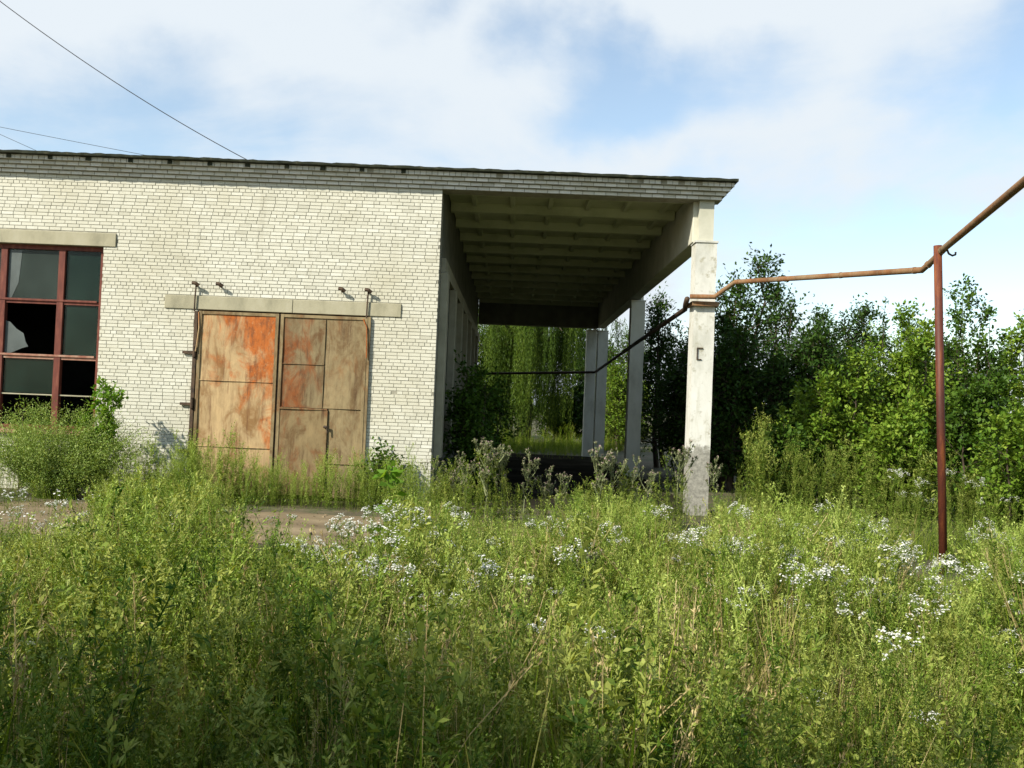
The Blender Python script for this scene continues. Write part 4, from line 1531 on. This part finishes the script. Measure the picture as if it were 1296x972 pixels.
tree(5.25, 23.0, 5.5, 2.1, 'leaf_dark', 201, 'tallest dark tree right behind the white column', shoot=1, multi=3)
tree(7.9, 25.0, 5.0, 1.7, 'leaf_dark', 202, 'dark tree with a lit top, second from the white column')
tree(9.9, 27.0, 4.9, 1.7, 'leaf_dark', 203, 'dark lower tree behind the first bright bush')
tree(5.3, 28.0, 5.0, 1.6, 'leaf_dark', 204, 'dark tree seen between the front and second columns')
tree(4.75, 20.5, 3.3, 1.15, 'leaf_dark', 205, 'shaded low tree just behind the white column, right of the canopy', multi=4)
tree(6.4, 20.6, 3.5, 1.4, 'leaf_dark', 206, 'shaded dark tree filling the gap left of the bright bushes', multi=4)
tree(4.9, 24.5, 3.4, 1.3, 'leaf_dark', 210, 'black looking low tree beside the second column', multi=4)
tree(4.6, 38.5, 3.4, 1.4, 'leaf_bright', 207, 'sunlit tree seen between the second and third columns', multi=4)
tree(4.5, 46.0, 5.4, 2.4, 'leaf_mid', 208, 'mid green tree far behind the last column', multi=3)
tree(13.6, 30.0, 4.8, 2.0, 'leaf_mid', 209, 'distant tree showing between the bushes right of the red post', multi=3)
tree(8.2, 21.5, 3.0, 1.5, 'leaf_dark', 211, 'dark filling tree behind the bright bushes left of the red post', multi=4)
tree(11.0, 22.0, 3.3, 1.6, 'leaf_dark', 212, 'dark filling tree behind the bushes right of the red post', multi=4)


# weeping willow beyond the canopy
def willow():
    rng = np.random.default_rng(301)
    wood, lf = MB(), QB()
    o = tag(empty('weeping_willow', (.6, 41.5, 0)), 'weeping willow with hanging strands beyond the far end of the canopy', 'tree')
    wood.tube([(0, 0, -.2), (.1, 0, 1.5), (0, .1, 3.2), (.2, .1, 5.2)], [.36, .30, .26, .18], 10, caps=False)
    tips = []
    for k in range(16):
        az = k * 2.4; L_ = rng.uniform(2.4, 4.9)
        ps = [np.array([0.1, 0.1, rng.uniform(2.6, 5.0)])]
        for i in range(5):
            u = (i + 1) / 5
            ps.append(np.array([math.cos(az) * L_ * u, math.sin(az) * L_ * u * .8, ps[0][2] + 2.6 * math.sin(u * 2.2)]))
        wood.tube([tuple(p) for p in ps], [.13, .10, .075, .05, .03, .015], 6, caps=False)
        tips.append(ps)
    C, D, S = [], [], []
    clumps = []
    for k in range(95):
        ps = tips[rng.integers(0, 16)]
        q = rng.uniform(1.0, 4.99); i = int(q)
        clumps.append((ps[i] * (1 - q + i) + ps[min(5, i + 1)] * (q - i) + rng.normal(0, .25, 3), rng.uniform(.02, .85) ** 1.2, rng.uniform(0, .7), rng.normal(0, .22, 2)))
    for k in range(1500):
        cp, frac, tn, lean = clumps[rng.integers(0, len(clumps))]
        p = cp + rng.normal(0, .20, 3) * np.array([1, 1, .8])
        zend = max(.25, p[2] * (frac + rng.uniform(-.12, .25)))
        n = int((p[2] - zend) * 24)
        if n < 6: continue
        z = np.linspace(p[2], zend, n)
        sw = lean + rng.uniform(-.08, .08, 2)
        u = np.linspace(0, 1, n)
        c = np.c_[p[0] + sw[0] * u ** 1.4 + rng.normal(0, .035, n), p[1] + sw[1] * u ** 1.4 + rng.normal(0, .035, n), z]
        C.append(c); D.append(np.c_[rng.normal(0, .5, n), rng.normal(0, .5, n), np.full(n, -1.0)]); S.append(np.full(n, tn + rng.uniform(-.1, .1)))
        for j in range(0, n - 6, 6):
            lf.add(ribbon(c[j][None], c[j + 6][None], .004, .004, rng), .3)
    C, D, S = map(np.concatenate, (C, D, S))
    lf.add(leaf_quads(C, D, .13, .026, rng, .1), S + rng.uniform(0, .3, len(C)))
    mesh_obj('crown', lf.mesh('crown'), M['willow_leaf'], o)
    wood.build('trunk', M['bark'], o, smooth=True)


willow()
for i, (x, y, H, r, lb) in enumerate([(-3.2, 50, 7.5, 3.2, 'dark tree far behind the left side of the willow'), (0.9, 50, 7.5, 3.2, 'dark tree far behind the middle of the willow'), (4.2, 51, 6.0, 2.8, 'small dark tree behind the right side of the willow')]):
    tree(x, y, H, r, 'leaf_dark', 320 + i, lb, 'trees beyond the willow', multi=3, ll=.2, lw=.12, spray=.7)

for i, (x, y, H, lb) in enumerate([(2.6, 44.5, 2.6, 'dark bush behind the right part of the willow'), (4.2, 43.0, 2.4, 'dark bush far behind the last columns'), (-1.8, 45.0, 2.4, 'dark bush behind the left part of the willow')]):
    bush(x, y, H, 1.5, 'leaf_dark', 350 + i, lb, multi=5, shoot=2, ll=.16, lw=.10, group='bushes beyond the willow')
# growth under the canopy, along the side wall
bush(-.75, 17.2, 2.3, .55, 'leaf_mid', 401, 'shaded elder bush at the near end of the side wall under the canopy', multi=4, dens=.8, shoot=2, group='bushes under the canopy', ll=.10)
bush(-.70, 19.8, 2.5, .65, 'leaf_mid', 402, 'shaded bush midway along the side wall under the canopy', multi=4, dens=.7, shoot=2, group='bushes under the canopy', ll=.10)
bush(-.6, 23.5, 2.2, .75, 'leaf_mid', 403, 'furthest shaded bush along the side wall under the canopy', multi=4, dens=.7, shoot=2, group='bushes under the canopy', ll=.10)


# the feathery shrub under the window, its taller sapling and the grey sprig
def feathery():
    rng = np.random.default_rng(501)
    o = tag(empty('feathery_shrub', (-6.95, 14.05, 0)), 'wide feathery pale green shrub below the red window', 'shrub')
    b, st = QB(), QB()
    n = 360
    a = rng.uniform(0, 6.28, n); r = np.sqrt(rng.uniform(0, 1, n))
    bx = np.c_[.30 * r * np.cos(a), .2 * r * np.sin(a), np.zeros(n)]
    ex = np.c_[1.66 * r * np.cos(a), .68 * r * np.sin(a), (1.46 - .58 * r ** 2.4) * rng.uniform(.6, 1.06, n)]
    for t0, t1 in ((0, .5), (.5, 1)):
        mid = lambda t: bx + (ex - bx) * np.c_[np.full(n, t ** 1.3), np.full(n, t ** 1.3), np.full(n, t ** .8)]
        st.add(ribbon(mid(t0), mid(t1), .003, .002, rng), .5)
    for i in range(n):
        m_ = 150
        u = rng.uniform(.12, 1, m_)[:, None]
        c = bx[i] + (ex[i] - bx[i]) * np.concatenate([u ** 1.3, u ** 1.3, u ** .8], 1) + rng.normal(0, .045, (m_, 3))
        c[:, 2] = np.abs(c[:, 2])
        b.add(leaf_quads(c, rand_dirs(m_, rng, .7), np.full(m_, .042), np.full(m_, .011), rng, .2), rng.uniform(.1, .9, m_) + .15 * (u[:, 0] - .5))
    mesh_obj('foliage', b.mesh('foliage'), M['feather'], o)
    mesh_obj('stems', st.mesh('stems'), M['weed'], o)


feathery()
bush(-6.60, 14.35, 1.72, .50, 'vine', 502, 'young bright green sapling rising above the feathery shrub beside the window frame', name='sapling', multi=3, dens=.8, shoot=2, cat='sapling', group='plants below the window', ll=.085, lw=.045, spray=.14)
bush(-7.75, 14.6, 1.38, .36, 'weed_pale', 503, 'thin grey green sprig in front of the lower window panes', name='sapling', multi=3, dens=.45, shoot=3, cat='sapling', group='plants below the window', ll=.08, lw=.016, spray=.16)
bush(-2.05, 14.75, .78, .34, 'leaf_mid', 504, 'small leafy bush between the gate and the wall corner', multi=3, dens=.7, shoot=1, group='bushes at the wall foot', ll=.06)

# trees behind the viewpoint that throw the shade over the near meadow
for i, (x, y, H, r) in enumerate([(-11.8, -4.7, 8.2, 2.3), (-9.3, -5.0, 8.6, 2.3), (-6.7, -5.2, 8.4, 2.2)]):
    plant('shade_tree', x, y, ('leafy tree behind the viewpoint at the left', 'tallest leafy tree behind the viewpoint', 'leafy tree behind the viewpoint at the right')[i], 'tree', 'leaf_mid', 601 + i,
          'trees shading the near meadow', H=H, Rad=r, n_prim=40, n_twig=11, n_leaf=18, ll=.28, lw=.19, t0=.22, elev=(.1, .8), multi=1, trunk_r=.16, spray=.7, up=.1)
